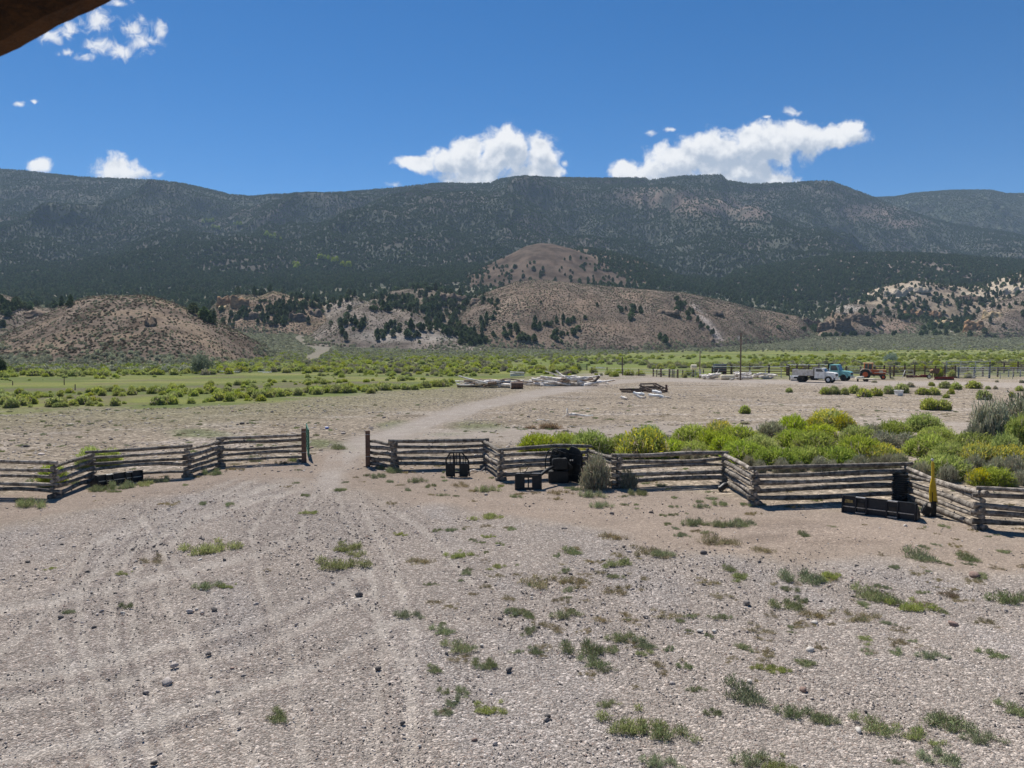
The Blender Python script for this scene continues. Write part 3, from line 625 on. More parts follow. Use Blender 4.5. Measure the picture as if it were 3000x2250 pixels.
proto_bush('rb', GREEN, 4800, 0.016, 0.15, R_=.66, h=.78, up=.45, variants=5, nl=6)
proto_bush('rby', YGREEN, 4400, 0.017, 0.15, nl=6, tip=(0.62, 0.50, 0.03), tp=0.7, R_=.66, h=.84, variants=2)
proto_bush('rbf', FARG, 700, 0.055, 0.28, R_=.66, h=.85, variants=3)
proto_bush('rbfy', YGREEN, 600, 0.06, 0.26, tip=(0.38, 0.33, 0.05), tp=0.3, R_=.66, h=.8, variants=2)
proto_bush('sage', GREY, 2200, 0.018, 0.17, R_=.6, h=.75, up=.6, mt=M_sage, woody=.15, variants=3, name='sagebrush')
proto_bush('sagef', GREY, 500, 0.06, 0.22, R_=.62, h=.75, up=.5, mt=M_sage, variants=2, name='sagebrush')
# ---- rabbitbrush thicket behind the right-hand fence (photo x of base, y of base, width, height)
th = [(1578, 1325, 105, 'rb'), (1650, 1318, 85, 'rb'), (1735, 1325, 100, 'rb'), (1820, 1322, 90, 'rb'), (1885, 1342, 130, 'rby'), (1965, 1335, 90, 'rb'), (1905, 1300, 80, 'rb'), (1700, 1350, 70, 'rby')]
z6 = [(60, 330, 200, 0), (230, 300, 180, 1), (380, 330, 200, 0), (60, 420, 180, 0), (390, 450, 240, 0), (580, 290, 180, 2), (720, 262, 160, 0), (960, 232, 220, 1), (1050, 245, 120, 1), (600, 490, 230, 0), (720, 480, 200, 0),
      (850, 385, 230, 0), (700, 345, 190, 0), (1000, 480, 230, 0), (1150, 440, 260, 0), (1130, 330, 190, 0), (1310, 372, 200, 2), (1370, 300, 200, 0), (1560, 250, 190, 0), (1440, 345, 130, 2), (1590, 410, 230, 0),
      (1640, 310, 180, 0), (1300, 462, 200, 1), (1690, 548, 300, 0), (1860, 390, 230, 0), (2080, 330, 220, 0), (1930, 470, 230, 1), (2110, 480, 240, 1), (2220, 560, 200, 0), (2030, 600, 190, 0), (1915, 600, 130, 1),
      (500, 380, 200, 0), (290, 400, 200, 0), (900, 310, 200, 0), (1240, 300, 150, 2), (820, 470, 200, 0), (1480, 400, 120, 2), (1750, 450, 220, 0), (2200, 400, 200, 0), (2190, 480, 180, 0), (170, 350, 170, 0), (860, 260, 130, 1)]
KN = {0: 'rb', 1: 'rby', 2: 'sage'}
for (x, y, w_, k) in z6: th.append((2000 + x / 2.212, 1150 + y / 2.212, w_ / 2.212, KN[k]))
for i, (x, y, w_, k) in enumerate(th):
    X, Y = G(x, y); sc = w_ / F * Y / 1.3 * 1.5
    lab = {'rb': ('bright green rabbitbrush in the dense thicket behind the right log fence', 'green rabbitbrush in the thicket'), 'rby': ('yellow-topped rabbitbrush in flower among the green thicket behind the log fence', 'yellow flowering rabbitbrush'),
           'sage': ('grey-green sagebrush growing between the bright green bushes of the thicket', 'grey sagebrush in the thicket')}[k]
    if i == 4: lab = ('yellow flowering rabbitbrush right behind the fence beside the black mower', None)
    if i == 0: lab = ('round bright green bush at the left end of the thicket behind the fence', None)
    if x > 2855 and k == 'rby' and y > 1410: lab = ('small bush with orange-yellow flowers behind the last fence corner on the right', None)
    plant(k, (X, Y, fz(X, Y)), (sc, sc, sc * rng.uniform(.85, 1.1) * (0.66 if w_ > 80 else .85)), rng.uniform(0, 6), lab[0], 'bush', lab[1])
# sage and dry brush fringe along the back of the fence
for (x, y, w_) in [(885, 515, 70), (960, 520, 60), (1330, 495, 70), (1250, 500, 60), (1400, 505, 80), (1480, 560, 70), (1560, 560, 80), (1830, 555, 80), (1900, 530, 90), (2150, 560, 110), (2050, 545, 90), (1990, 560, 70),
                   (430, 495, 60), (500, 520, 60), (640, 525, 70), (750, 530, 60), (1150, 515, 80), (1720, 580, 80), (2200, 600, 70), (2120, 610, 60), (1080, 525, 60), (30, 440, 60), (100, 450, 60), (-100, 380, 70), (-170, 350, 60), (-230, 400, 60)]:
    X, Y = G(2000 + x / 2.212, 1150 + y / 2.212); sc = w_ / 2.212 / F * Y / 1.2 * 2.0
    plant('sage', (X, Y, 0), (sc, sc, sc * 1.15), rng.uniform(0, 6), 'low grey sagebrush at the front edge of the thicket behind the log fence', 'bush', 'grey sagebrush fringe behind the fence')
# the tall leggy sage that has grown through the fence
X, Y = G(1768, 1432)
plant('sage', (X - .25, Y + .1, 0), (1.55, 1.1, 1.75), 1.0, 'tall leggy grey-green sagebrush growing through the log fence right of the black mower', 'bush', None)
plant('sage', (X + .95, Y + .2, 0), (.8, .8, 1.0), 2.0, 'lower grey sagebrush under the rails right of the tall leggy sagebrush', 'bush', None)
for (x, y, sc, lb) in [(245, 1375, 1.2, 'green bush seen through the rails beside the second corner of the left log fence'), (300, 1372, 1.0, 'green bush behind the rails above the black bucket on the left'), (128, 1430, 1.1, 'green bush behind the fence corner at the far left')]:
    X, Y = G(x, y); plant('rb', (X, Y + .6, 0), sc, rng.uniform(0, 6), lb, 'bush', None)
# big grey woody shrub at the right edge
for (x, y, w_, h_, k, lb) in [(2905, 1318, 150, 170, 'sage', 'big dark grey woody shrub at the right edge above the thicket'), (2995, 1300, 230, 165, 'sage', 'tallest grey-green shrub, cut by the right edge of the photo'), (2850, 1320, 80, 90, 'sage', 'grey shrub on the left flank of the big woody shrub'),
                              (2990, 1330, 110, 130, 'rb', 'green bush growing in the big grey shrub at the right edge'), (2950, 1345, 100, 80, 'rb', 'green bush at the foot of the big woody shrub')]:
    X, Y = G(x, y); sc = w_ / F * Y / 1.2
    plant(k, (X, Y, 0), (sc, sc, h_ / F * Y / .85), rng.uniform(0, 6), lb, 'bush', None)
# bushes out in the yard (zoomed coordinates)
yard = [(763, 358, 55, 35, 'f', 'small round green bush alone in the yard below the pale log heap'), (490, 488, 85, 58, 'f', 'round bush alone on the bare ground in front of the white truck, nearer the fence'),
        (985, 370, 80, 50, 'f', 'first green bush on the left of the row in front of the trucks'), (1040, 370, 80, 60, 'f', 'second green bush in the row in front of the trucks'), (1105, 372, 60, 50, 'f', 'narrow greyish green bush in the row below the teal truck'),
        (1165, 365, 90, 60, 'f', 'green bush in the middle of the row below the teal truck'), (1220, 385, 100, 62, 'y', 'yellow-green bush in front of the middle of the row'), (1300, 380, 90, 60, 'y', 'yellow-green bush just left of the bush by the white tub'),
        (1380, 368, 90, 60, 'f', 'green bush touching the left side of the white tub'), (1455, 362, 100, 68, 'f', 'tall green bush behind the white tub'), (1585, 372, 90, 50, 'f', 'left half of the long low bush right of the white tub'),
        (1655, 374, 100, 54, 'f', 'right half of the long low bush right of the white tub'), (1630, 466, 130, 86, 'f', 'large rounded bush, left of the joined pair nearest the thicket'), (1710, 468, 120, 76, 'f', 'large rounded bush, right of the joined pair nearest the thicket'),
        (1735, 393, 50, 33, 'y', 'small pale round bush above the large joined pair'), (1640, 318, 50, 28, 'f', 'small bush on the far side of the long low bush'), (1725, 333, 95, 50, 'f', 'green bush in the far pair near the corral'), (1790, 340, 80, 50, 'f', 'green bush, right one of the far pair near the corral'),
        (1760, 368, 50, 40, 'y', 'little yellowish bush below the far pair'), (1900, 333, 120, 55, 'f', 'wide green bush below the upright corral panel'), (1965, 403, 110, 70, 'f', 'round green bush standing alone right of the joined pair'), (2035, 338, 36, 28, 'g', 'tiny grey bush right of the wide green bush'),
        (2135, 390, 40, 45, 'y', 'small upright pale bush near the right edge of the yard'), (2045, 295, 30, 18, 'g', 'tiny grey bush close to the corral on the right'), (1510, 325, 75, 36, 'g', 'grey sagebrush right of the tractor on the bare yard'),
        (1290, 297, 42, 18, 'g', 'small dry tuft in front of the orange tractor'), (490, 553, 80, 22, 'g', 'flat grey bush beside the track behind the thicket'), (1990, 338, 40, 24, 'f', 'small green bush touching the wide bush'), (2185, 350, 60, 38, 'f', 'green bush at the right edge of the yard'),
        (2200, 300, 40, 26, 'g', 'small bush at the right edge below the corral')]
for (x, y, w_, h_, k, lb) in yard:
    X, Y = G(1950 + x / 2.107, 980 + y / 2.107); sx = w_ / 2.107 / F * Y / 1.25; sz = h_ / 2.107 / F * Y / .95
    plant({'f': 'rbf', 'y': 'rbfy', 'g': 'sagef'}[k], (X, Y, 0), (sx, sx, sz), rng.uniform(0, 6), lb, 'bush', 'bushes scattered over the bare yard')
# ---- meadow bushes: bands, nearest ones individual, rest one mass
def GN(name, P, scl, rot, pick, protos_, mt=None, kind='stuff', label=None, cat=None):
    """one object: instances of the proto objects on points"""
    me = bpy.data.meshes.new(name); me.vertices.add(len(P)); me.vertices.foreach_set("co", np.asarray(P, np.float32).ravel())
    for nm, typ, arr in (("scl", 'FLOAT_VECTOR', scl), ("rot", 'FLOAT_VECTOR', rot)):
        a = me.attributes.new(nm, typ, 'POINT'); a.data.foreach_set("vector", np.asarray(arr, np.float32).ravel())
    a = me.attributes.new("pick", 'INT', 'POINT'); a.data.foreach_set("value", np.asarray(pick, np.int32))
    o = link(bpy.data.objects.new(name, me)); tag(o, label, cat, None, kind)
    ng = bpy.data.node_groups.new(name, 'GeometryNodeTree'); ng.interface.new_socket("Geometry", in_out='INPUT', socket_type='NodeSocketGeometry'); ng.interface.new_socket("Geometry", in_out='OUTPUT', socket_type='NodeSocketGeometry')
    N, L = ng.nodes, ng.links; gi = N.new('NodeGroupInput'); go = N.new('NodeGroupOutput'); iop = N.new('GeometryNodeInstanceOnPoints'); jn = N.new('GeometryNodeJoinGeometry')
    for p in reversed(list(protos_)):
        oi = N.new('GeometryNodeObjectInfo'); oi.inputs['Object'].default_value = p; oi.inputs['As Instance'].default_value = True; oi.transform_space = 'ORIGINAL'
        L.new(oi.outputs['Geometry'], jn.inputs[0])
    def na(nm, dt):
        a_ = N.new('GeometryNodeInputNamedAttribute'); a_.data_type = dt; a_.inputs['Name'].default_value = nm; return a_.outputs[0]
    L.new(gi.outputs[0], iop.inputs['Points']); L.new(jn.outputs[0], iop.inputs['Instance']); iop.inputs['Pick Instance'].default_value = True
    L.new(na('pick', 'INT'), iop.inputs['Instance Index']); L.new(na('scl', 'FLOAT_VECTOR'), iop.inputs['Scale'])
    L.new(na('rot', 'FLOAT_VECTOR'), iop.inputs['Rotation'])
    L.new(iop.outputs[0], go.inputs[0])
    md = o.modifiers.new("scatter", 'NODES'); md.node_group = ng
    return o
def band(pl, n, jy, hpx, kinds, den=0.0):
    """bushes whose feet lie along a photo-space line -> world positions on the valley floor"""
    pl = np.array(pl, float); seg = np.hypot(*(pl[1:] - pl[:-1]).T); cum = np.concatenate([[0], np.cumsum(seg)]); t = rng.uniform(0, cum[-1], n)
    if den: t = (t + den * np.sin(t / 37) * 40) % cum[-1]
    x = np.interp(t, cum, pl[:, 0]); y = np.interp(t, cum, pl[:, 1]) + rng.normal(0, 1, n) * jy
    for a, b in zip(x, y):
        X, Y = G(a, b); z = fz(X, Y)
        h = hpx[0] * .55 + (hpx[1] - hpx[0] * .55) * rng.uniform(0, 1) ** 1.5; out = (X, Y, z, h, kinds[rng.integers(0, len(kinds))]); MBU.append(out)
MBU = []
band([(-300, 1185), (0, 1183), (150, 1190), (260, 1186), (430, 1180), (600, 1178), (700, 1172), (850, 1158)], 70, 5, (.45, 1.1), ['rbf', 'rbf', 'rbf', 'rbfy'], .5)
band([(640, 1172), (800, 1158), (1000, 1148), (1200, 1136), (1335, 1127)], 130, 3.0, (.7, 1.15), ['rbf', 'rbf', 'rbfy'])
band([(500, 1166), (700, 1150), (800, 1147)], 30, 6, (.6, 1.1), ['rbf', 'rbf', 'rbfy'])
band([(-300, 1165), (100, 1162), (300, 1152), (480, 1146), (640, 1150)], 150, 6, (.4, .95), ['rbfy', 'rbfy', 'rbf'], .3)
band([(600, 1130), (800, 1124), (960, 1119), (1150, 1115), (1330, 1110)], 75, 3.5, (.35, .9), ['rbfy', 'rbf'], .6)
band([(-300, 1104), (0, 1101), (200, 1099), (400, 1096), (560, 1095)], 190, 2.2, (.8, 1.5), ['rbf', 'rbfy', 'rbf'])
band([(0, 1112), (300, 1107), (560, 1103)], 18, 3, (.4, .8), ['rbf'])
band([(560, 1092), (800, 1086), (1000, 1088), (1200, 1091), (1450, 1088), (1700, 1086)], 300, 4, (.8, 1.6), ['rbf', 'rbfy', 'rbfy', 'sagef'])
band([(900, 1104), (1100, 1100), (1330, 1098), (1500, 1092)], 60, 3, (.5, 1.0), ['rbf'])
band([(560, 1080), (900, 1074), (1200, 1074), (1500, 1070)], 480, 6, (.8, 1.6), ['rbf', 'rbfy', 'sagef'])
band([(700, 1066), (1000, 1063), (1500, 1058), (1900, 1062)], 520, 5, (.8, 1.5), ['rbfy', 'sagef', 'rbf', 'sagef'])
band([(1200, 1052), (1800, 1050), (2300, 1045), (3200, 1040)], 420, 3, (.8, 1.6), ['rbfy', 'rbf'])
band([(1900, 1078), (2300, 1072), (2700, 1068), (3300, 1064)], 480, 3.5, (.8, 1.7), ['rbfy', 'rbf', 'sagef', 'sagef'])
band([(2300, 1088), (2700, 1086), (3300, 1080)], 330, 3, (.8, 1.6), ['rbfy', 'rbf', 'sagef'])
band([(2200, 1058), (2700, 1052), (3300, 1048)], 420, 3, (.8, 1.6), ['rbfy', 'rbf', 'rbfy'])
band([(2550, 1036), (2900, 1034), (3300, 1034)], 380, 3, (.8, 1.6), ['rbfy', 'rbf'])
band([(1560, 1100), (1700, 1098), (1960, 1100), (2100, 1100)], 28, 3, (.6, 1.3), ['rbf', 'rbfy', 'sagef'])
MBU = [b for b in MBU if not (1330 < float(proj(b[0], b[1], b[2])[0]) < 1960 and float(proj(b[0], b[1], b[2])[1]) > 1104)]
px_ = np.array([proj(b[0], b[1], b[2]) for b in MBU], float); inf = (px_[:, 0] > 0) & (px_[:, 0] < 3000)
sz_ = np.array([b[3] / b[1] for b in MBU]) * inf; order = np.argsort(-sz_); nind = 285
LB = {'rbf': ('green rabbitbrush on the meadow', 'green bush'), 'rbfy': ('yellow-green rabbitbrush on the meadow', 'yellowish bush'), 'sagef': ('grey sagebrush at the meadow', 'grey bush')}
for q in order[:nind]:
    X, Y, z, h, k = MBU[q]; x, y = px_[q]; sx = h * rng.uniform(.85, 1.25)
    reg = ('in the row edging the bare ground' if Y < 92 else 'in the middle band of the meadow' if Y < 118 else 'in the far rows below the hills') + (', left part' if x < 650 else ', right part' if x < 1400 else ', behind the log heaps' if x < 1900 else ', behind the corral')
    plant(k, (X, Y, z - .03), (sx * 1.25, sx * 1.05, h), rng.uniform(0, 6), LB[k][0].split(' on ')[0].split(' at ')[0] + ' ' + reg, 'bush', LB[k][1] + ' ' + reg)
rest = [MBU[q] for q in order[nind:]]
def kids(k): return [c for kk, e in _pm.items() if kk[0] == k for c in (list(e.children) or [e]) if not c.name.startswith('stems')]
# make sure each far prototype exists
for k in ('rbf', 'rbfy', 'sagef'):
    while len(kids(k)) < len(protos[k]):
        plant(k, (-60 - len(kids(k)) * 3, 60, 0), .01, 0, 'x', 'bush', 'x') if False else None
        break
pr = {k: kids(k) for k in ('rbf', 'rbfy', 'sagef')}; PL = pr['rbf'] + pr['rbfy'] + pr['sagef']; off = {'rbf': 0, 'rbfy': len(pr['rbf']), 'sagef': len(pr['rbf']) + len(pr['rbfy'])}
def vrot(n): return np.stack([np.zeros(n), np.zeros(n), rng.uniform(0, 6.28, n)], 1)
n = len(rest)
GN('meadow_brush', [(b[0], b[1], b[2] - .03) for b in rest], [(b[3] * 1.4, b[3] * 1.2, b[3]) for b in rest], vrot(n), [off[b[4]] + rng.integers(0, len(pr[b[4]])) for b in rest], PL)
# ---- sagebrush over flats and hills
def tinybush(cols, n=70, R_=.6, h=.7, wd=.13, ln=.3):
    return blades(n, [(0, 0, R_, R_, h)], ln, wd, cols, up=.4, shell=.6, jit=.5)
b0 = blades(90, lob(3, .6, .7), .3, .13, [(0.38, 0.385, 0.27), (0.43, 0.43, 0.31), (0.31, 0.32, 0.21)], up=.4, shell=.55, jit=.5); b1 = blades(90, lob(3, .6, .7), .3, .13, [(0.24, 0.24, 0.165), (0.19, 0.19, 0.13)], up=.4, shell=.55, jit=.5)
b2 = blades(90, lob(3, .6, .65), .3, .12, [(0.165, 0.135, 0.10), (0.13, 0.11, 0.08)], up=.4, shell=.55, jit=.5); b3 = blades(80, lob(3, .6, .7), .3, .13, YGREEN, up=.4, shell=.5, jit=.4)
SB = []
for k, (b_, lb, p_) in enumerate([(b0, 'pale grey sagebrush at the foot of the dome hill beside the silvery tree', (620, 1083)), (b1, 'dark grey-green sagebrush beside the wash at the right foot of the dome hill', (790, 1070)),
                              (b2, 'brown dry shrub low on the dome hill, left of the silvery tree', (520, 1076)), (b3, 'small yellow-green bush just right of the silvery tree', (660, 1080))]):
    X, Y = G(*p_); o = mesh_np('sagebrush', b_[0], b_[1], M_sage, cols=b_[2]); o.location = (X, Y, fz(X, Y)); o.scale = (1.3, 1.3, 1.3); tag(o, lb, 'bush'); SB.append(o)
def cand(n, u0, u1, y0, y1):
    Y = np.sqrt(rng.uniform(y0 * y0, y1 * y1, n)); return rng.uniform(u0, u1, n) * Y, Y
def layer(X, Y):
    hz = np.stack([floorz(X, Y)] + [h.z(X, Y) for h in HILLS]); return hz.argmax(0), hz.max(0)
X, Y = cand(430000, -.95, .95, 150, 760); lay, Z = layer(X, Y); px, py = proj(X, Y, Z)
sl = np.interp(px, [-2000, 0, 560, 700, 900, 1100, 1500, 2000, 2700, 3000, 4500], [1096, 1094, 1090, 1070, 1062, 1054, 1048, 1028, 1024, 1024, 1022])
keep = visible(X, Y, Z, .8, .003) & ((lay > 0) | (py < sl + rng.normal(0, 2.5, len(X))))
keep &= ~((polyd(px, py, [(880, 955), (908, 975), (870, 990), (905, 1010), (960, 1022), (925, 1040), (905, 1052)]) < np.clip((py - 930) * 0.10, 2, 14)) & (lay == 0))
dn_ = np.clip(0.70 + 0.5 * fbm(X / 14, Y / 14, 3, 201), 0, 1)
dn_ = np.where(lay == 1, dn_ * np.clip(1.25 - (Y - 190) / 160, .85, 1.2), dn_)
dn_ = np.where((lay == 7) | (lay == 8) | (lay == 9), dn_ * .95, dn_); dn_ = np.where((lay == 4) | (lay == 5) | (lay == 6), dn_ * .6, dn_)
keep &= rng.uniform(0, 1, len(X)) < dn_ * np.where(lay == 0, .62, 1)
X, Y, Z, lay, py, px = X[keep], Y[keep], Z[keep], lay[keep], py[keep], px[keep]; n = len(X)
r = rng.uniform(0, 1, n); low = (lay == 0) | (Z - floorz(X, Y) < 2.2 + 5.5 * fbm(X / 30, Y / 30, 3, 207) + rng.normal(0, 1.2, n))
pk = np.where(low, np.where(r < .74, 0, 1), np.where(r < .25, 0, np.where(r < .45, 1, 2)))
pk = np.where((lay == 0) & (rng.uniform(0, 1, n) < .42 * sst(py, 1020, 1056)), 3, pk)
sz = rng.uniform(.55, 1.25, n) * np.where(low, 1.3, .62 + .25 * fbm(X / 25, Y / 25, 2, 209))
GN('sagebrush_cover', np.stack([X, Y, Z - .05], 1), np.stack([sz * 1.15, sz * 1.15, sz], 1), vrot(n), pk, SB)
print('sage', n)
# ---- junipers
def juniper_crown(n, Hh=4.6, W_=1.9, cone=.5, wd=.42):
    t = rng.uniform(0, 1, n) ** .8; prof = np.sin(np.clip(t * .93 + .07, 0, 1) * np.pi) ** .6 * (1 - cone * t) * W_
    lump = 1 + .28 * np.sin(rng.integers(0, 9, n) * 2.1 + t * 9)
    a = rng.uniform(0, 6.28, n); rr = prof * rng.uniform(.45, 1, n) ** .5 * lump
    p = np.stack([np.cos(a) * rr, np.sin(a) * rr, .25 + t * (Hh - .3)], 1)
    d = rng.normal(0, 1, (n, 3)); d /= np.linalg.norm(d, axis=1)[:, None]; e = np.cross(d, rng.normal(0, 1, (n, 3))); e /= np.linalg.norm(e, axis=1)[:, None]
    s_ = wd * rng.uniform(.5, 1.2, n)[:, None]; V = np.stack([p - d * s_, p + e * s_ * .8, p + d * s_, p - e * s_ * .8], 1).reshape(-1, 3)
    c = np.array([(0.10, 0.135, 0.068), (0.125, 0.162, 0.08), (0.082, 0.112, 0.06)])[rng.integers(0, 3, n)] * rng.uniform(.7, 1.3, n)[:, None]
    V[:, 2] = np.maximum(V[:, 2], .05)
    return V, np.arange(4 * n).reshape(-1, 4), np.repeat(c, 4, 0)
JU = []
for k, (hh, ww, cn) in enumerate([(4.6, 1.9, .45), (4.0, 2.1, .3), (5.4, 1.7, .6), (3.6, 1.5, .4)]):
    c = juniper_crown(420, hh, ww, cn); e = empty('juniper_tree'); f = mesh_np('crown', c[0], c[1], M_leafd, e, cols=c[2])
    MB().tube([(0, 0, -.4), (.05, 0, .6), (0, .05, hh * .45), (0, 0, hh * .8)], [.2, .16, .1, .03], 7).tube([(0, 0, .4), (.5, .2, 1.2)], [.08, .03], 5).tube([(0, 0, .5), (-.4, .3, 1.3)], [.08, .03], 5).build('trunk', M_bark, e)
    JU.append(e)
AREA = []
# hillside junipers: clusters given in photo coordinates (x, y, spread x, spread y, n)
CL = [(1010, 990, 8, 8, 2), (830, 945, 40, 10, 12), (790, 915, 60, 18, 60), (880, 900, 70, 20, 80), (700, 930, 40, 14, 22), (620, 925, 30, 20, 22), (1030, 950, 22, 14, 8), (1060, 960, 14, 12, 8), (990, 955, 12, 8, 4), (1130, 975, 20, 14, 9), (1160, 955, 12, 8, 4), (1200, 965, 18, 18, 12),
      (1110, 990, 16, 8, 5), (1215, 985, 14, 8, 5), (1250, 962, 18, 10, 6), (1170, 890, 40, 16, 40), (1210, 880, 30, 16, 30), (1250, 900, 40, 14, 40), (1140, 900, 40, 8, 22), (1290, 930, 40, 16, 44), (1330, 965, 40, 16, 44), (1370, 985, 30, 14, 34), (1395, 1000, 22, 8, 24),
      (1300, 880, 40, 14, 26), (1345, 905, 16, 12, 16), (1440, 895, 16, 8, 5), (1455, 905, 8, 12, 4), (1440, 935, 10, 10, 3), (1410, 950, 14, 8, 5), (1490, 965, 14, 8, 6), (1480, 980, 12, 6, 5), (1565, 955, 12, 10, 6), (1590, 965, 10, 8, 4), (1615, 950, 10, 6, 4), (1660, 945, 22, 10, 8),
      (1640, 985, 22, 12, 14), (1680, 975, 8, 8, 3), (1530, 985, 14, 10, 5), (1555, 997, 12, 5, 4), (1580, 885, 4, 4, 1), (1750, 895, 4, 4, 1), (1710, 935, 4, 4, 1), (1820, 910, 10, 12, 5), (1860, 920, 10, 14, 6), (1850, 935, 8, 6, 3), (1940, 990, 6, 6, 2), (1950, 1000, 5, 3, 2),
      (1985, 895, 8, 14, 6), (2000, 900, 8, 16, 7), (2020, 915, 8, 14, 8), (2045, 940, 8, 8, 3), (2065, 955, 8, 8, 3), (2090, 975, 6, 5, 2), (2355, 960, 6, 6, 2), (2280, 960, 4, 3, 1), (2200, 945, 3, 3, 1), (2300, 930, 3, 3, 1), (2550, 915, 80, 8, 30), (2640, 925, 50, 12, 26),
      (2430, 915, 12, 8, 8), (2385, 925, 30, 8, 14), (2700, 900, 50, 16, 30), (2620, 880, 60, 10, 34), (2740, 870, 70, 16, 46), (2860, 880, 50, 14, 34), (2900, 860, 60, 10, 30), (2830, 920, 16, 12, 14), (2770, 950, 16, 10, 5), (2960, 890, 40, 10, 12), (2700, 840, 90, 8, 36), (2950, 820, 60, 10, 24),
      (20, 905, 20, 14, 16), (60, 895, 30, 12, 24), (120, 885, 40, 8, 24), (170, 880, 30, 10, 20), (10, 960, 6, 5, 2), (150, 895, 30, 6, 14), (2560, 870, 20, 8, 8), (1100, 870, 50, 8, 20), (1040, 868, 12, 4, 4), (960, 880, 30, 8, 16), (1400, 870, 30, 8, 14)]
# for every pixel aim, walk along its ray to the first land surface it meets
def cast(x, y):
    u, s = us(x, y); Yr = np.arange(170, 1500, 3.0)[:, None]
    Xr = u[None] * Yr; Hh = Hall(Xr, np.broadcast_to(Yr, Xr.shape)); hit = (Hh > H + s[None] * Yr)
    j = hit.argmax(0); ok = hit.any(0); Y = Yr[j, 0]; return u * Y, Y, ok
cx = np.concatenate([rng.normal(a, c * .75, n_) for a, b, c, d, n_ in CL]); cy = np.concatenate([rng.normal(b, d * .75, n_) for a, b, c, d, n_ in CL]) + 4
JX, JY, ok = cast(cx, cy); JX, JY = JX[ok], JY[ok]; JS = rng.uniform(.45, 1.0, len(JX))
# forest: bench, cone, mountain
X, Y = cand(620000, -.95, .95, 560, 2420); 
lay, Z = layer(X, Y); px, py = proj(X, Y, Z)
de = np.where(Y > 600, 1.0, 0) * np.where(lay == 0, 1.0, 0)
de = de * sst(Y, 600, 700) * np.clip(.80 + .55 * fbm(X / 60, Y / 60, 4, 301), .12, 1)
de = de * (1 - .72 * ell(px, py, SLOPES, .7)) * (1 - .55 * sst(Y, 1300, 2200) * sst(fbm(X / 90, Y / 140, 3, 305), -.1, .4))
LN = {h.key: i + 1 for i, h in enumerate(HILLS)}
tpos = lambda k: lay == LN[k]
de = np.where(tpos('cone'), np.clip((py - 745) / 90, 0.015, 1) ** 1.7 * .34, de); de = np.where(tpos('coneback'), .28 + .4 * sst(py, 760, 820), de)
de = np.where(tpos('rightbench'), .75 + .5 * fbm(X / 50, Y / 50, 3, 307) + .2 * sst(px, 2600, 2300), de)
de = np.where(tpos('paleridge'), .25 + .5 * fbm(X / 20, Y / 20, 2, 309), de)
de = np.where(tpos('canyonwall') | tpos('orangeridge') | tpos('leftback'), .35 + .6 * fbm(X / 20, Y / 20, 2, 311), de)
de = np.where(tpos('brownhill') | tpos('dome') | tpos('nearspur'), 0, de); de = np.where(tpos('cliffhill') | tpos('righthill'), .08, de)
de = np.where(tpos('backspur'), .12, de)
# thin out by distance so that crowns cover about the same share of the slope
keep = (rng.uniform(0, 1, len(X)) < de * np.where(Y < 950, .28, .76)) & visible(X, Y, Z, 5, .004)
X, Y, Z = X[keep], Y[keep], Z[keep]
FX = np.concatenate([JX, X]); FY = np.concatenate([JY, Y])
fx_, fy_ = cand(90000, .3, .95, 2050, 3060); fx_, fy_ = fx_[FARM.z(fx_, fy_) > floorz(fx_, fy_)], fy_[FARM.z(fx_, fy_) > floorz(fx_, fy_)]; fk = visible(fx_, fy_, Hall(fx_, fy_), 5, .002); fx_, fy_ = fx_[fk], fy_[fk]
FX = np.concatenate([FX, fx_]); FY = np.concatenate([FY, fy_]); X = np.concatenate([X, fx_]); Y = np.concatenate([Y, fy_]); FZ_ = Hall(FX, FY); FS = np.concatenate([JS, rng.uniform(.65, 1.25, len(X)) * (1 - .28 * sst(Y, 850, 1500))])
px, py = proj(FX, FY, FZ_); inn = (px > 0) & (px < 3000) & visible(FX, FY, FZ_, 2, -.001)
rank = np.argsort(-(FS / FY) * inn)
for q, i in enumerate(rank[:290]):
    x = px[i]; reg = ('on the slopes behind the round dome hill' if x < 950 else 'on the pale eroded spur and its gully left of centre' if x < 1400 else 'on the lower slope of the large brown hill' if x < 2350 else 'on the rocky hills at the right')
    sc = (FS[i] * rng.uniform(.95, 1.15),) * 2 + (FS[i],)
    if q < 4: e = JU[q]; e.location = (FX[i], FY[i], FZ_[i]); e.scale = sc; e.rotation_euler = (0, 0, rng.uniform(0, 6))
    else: e = copy_tree(JU[rng.integers(0, 4)], (FX[i], FY[i], FZ_[i]), rng.uniform(0, 6), sc)
    tag(e, 'dark green juniper ' + reg, 'tree', 'junipers ' + reg)
ri = rank[290:]; n = len(ri); s1 = FS[ri]; wv_ = rng.uniform(.9, 1.25, n)
GN('juniper_forest', np.stack([FX[ri], FY[ri], FZ_[ri] - .2], 1), np.stack([s1 * wv_, s1 * wv_, s1 * rng.uniform(.85, 1.1, n)], 1), vrot(n), rng.integers(0, 4, n), [e.children[0] if e.children[0].name.startswith('crown') else e.children[1] for e in JU])
print('forest', n)
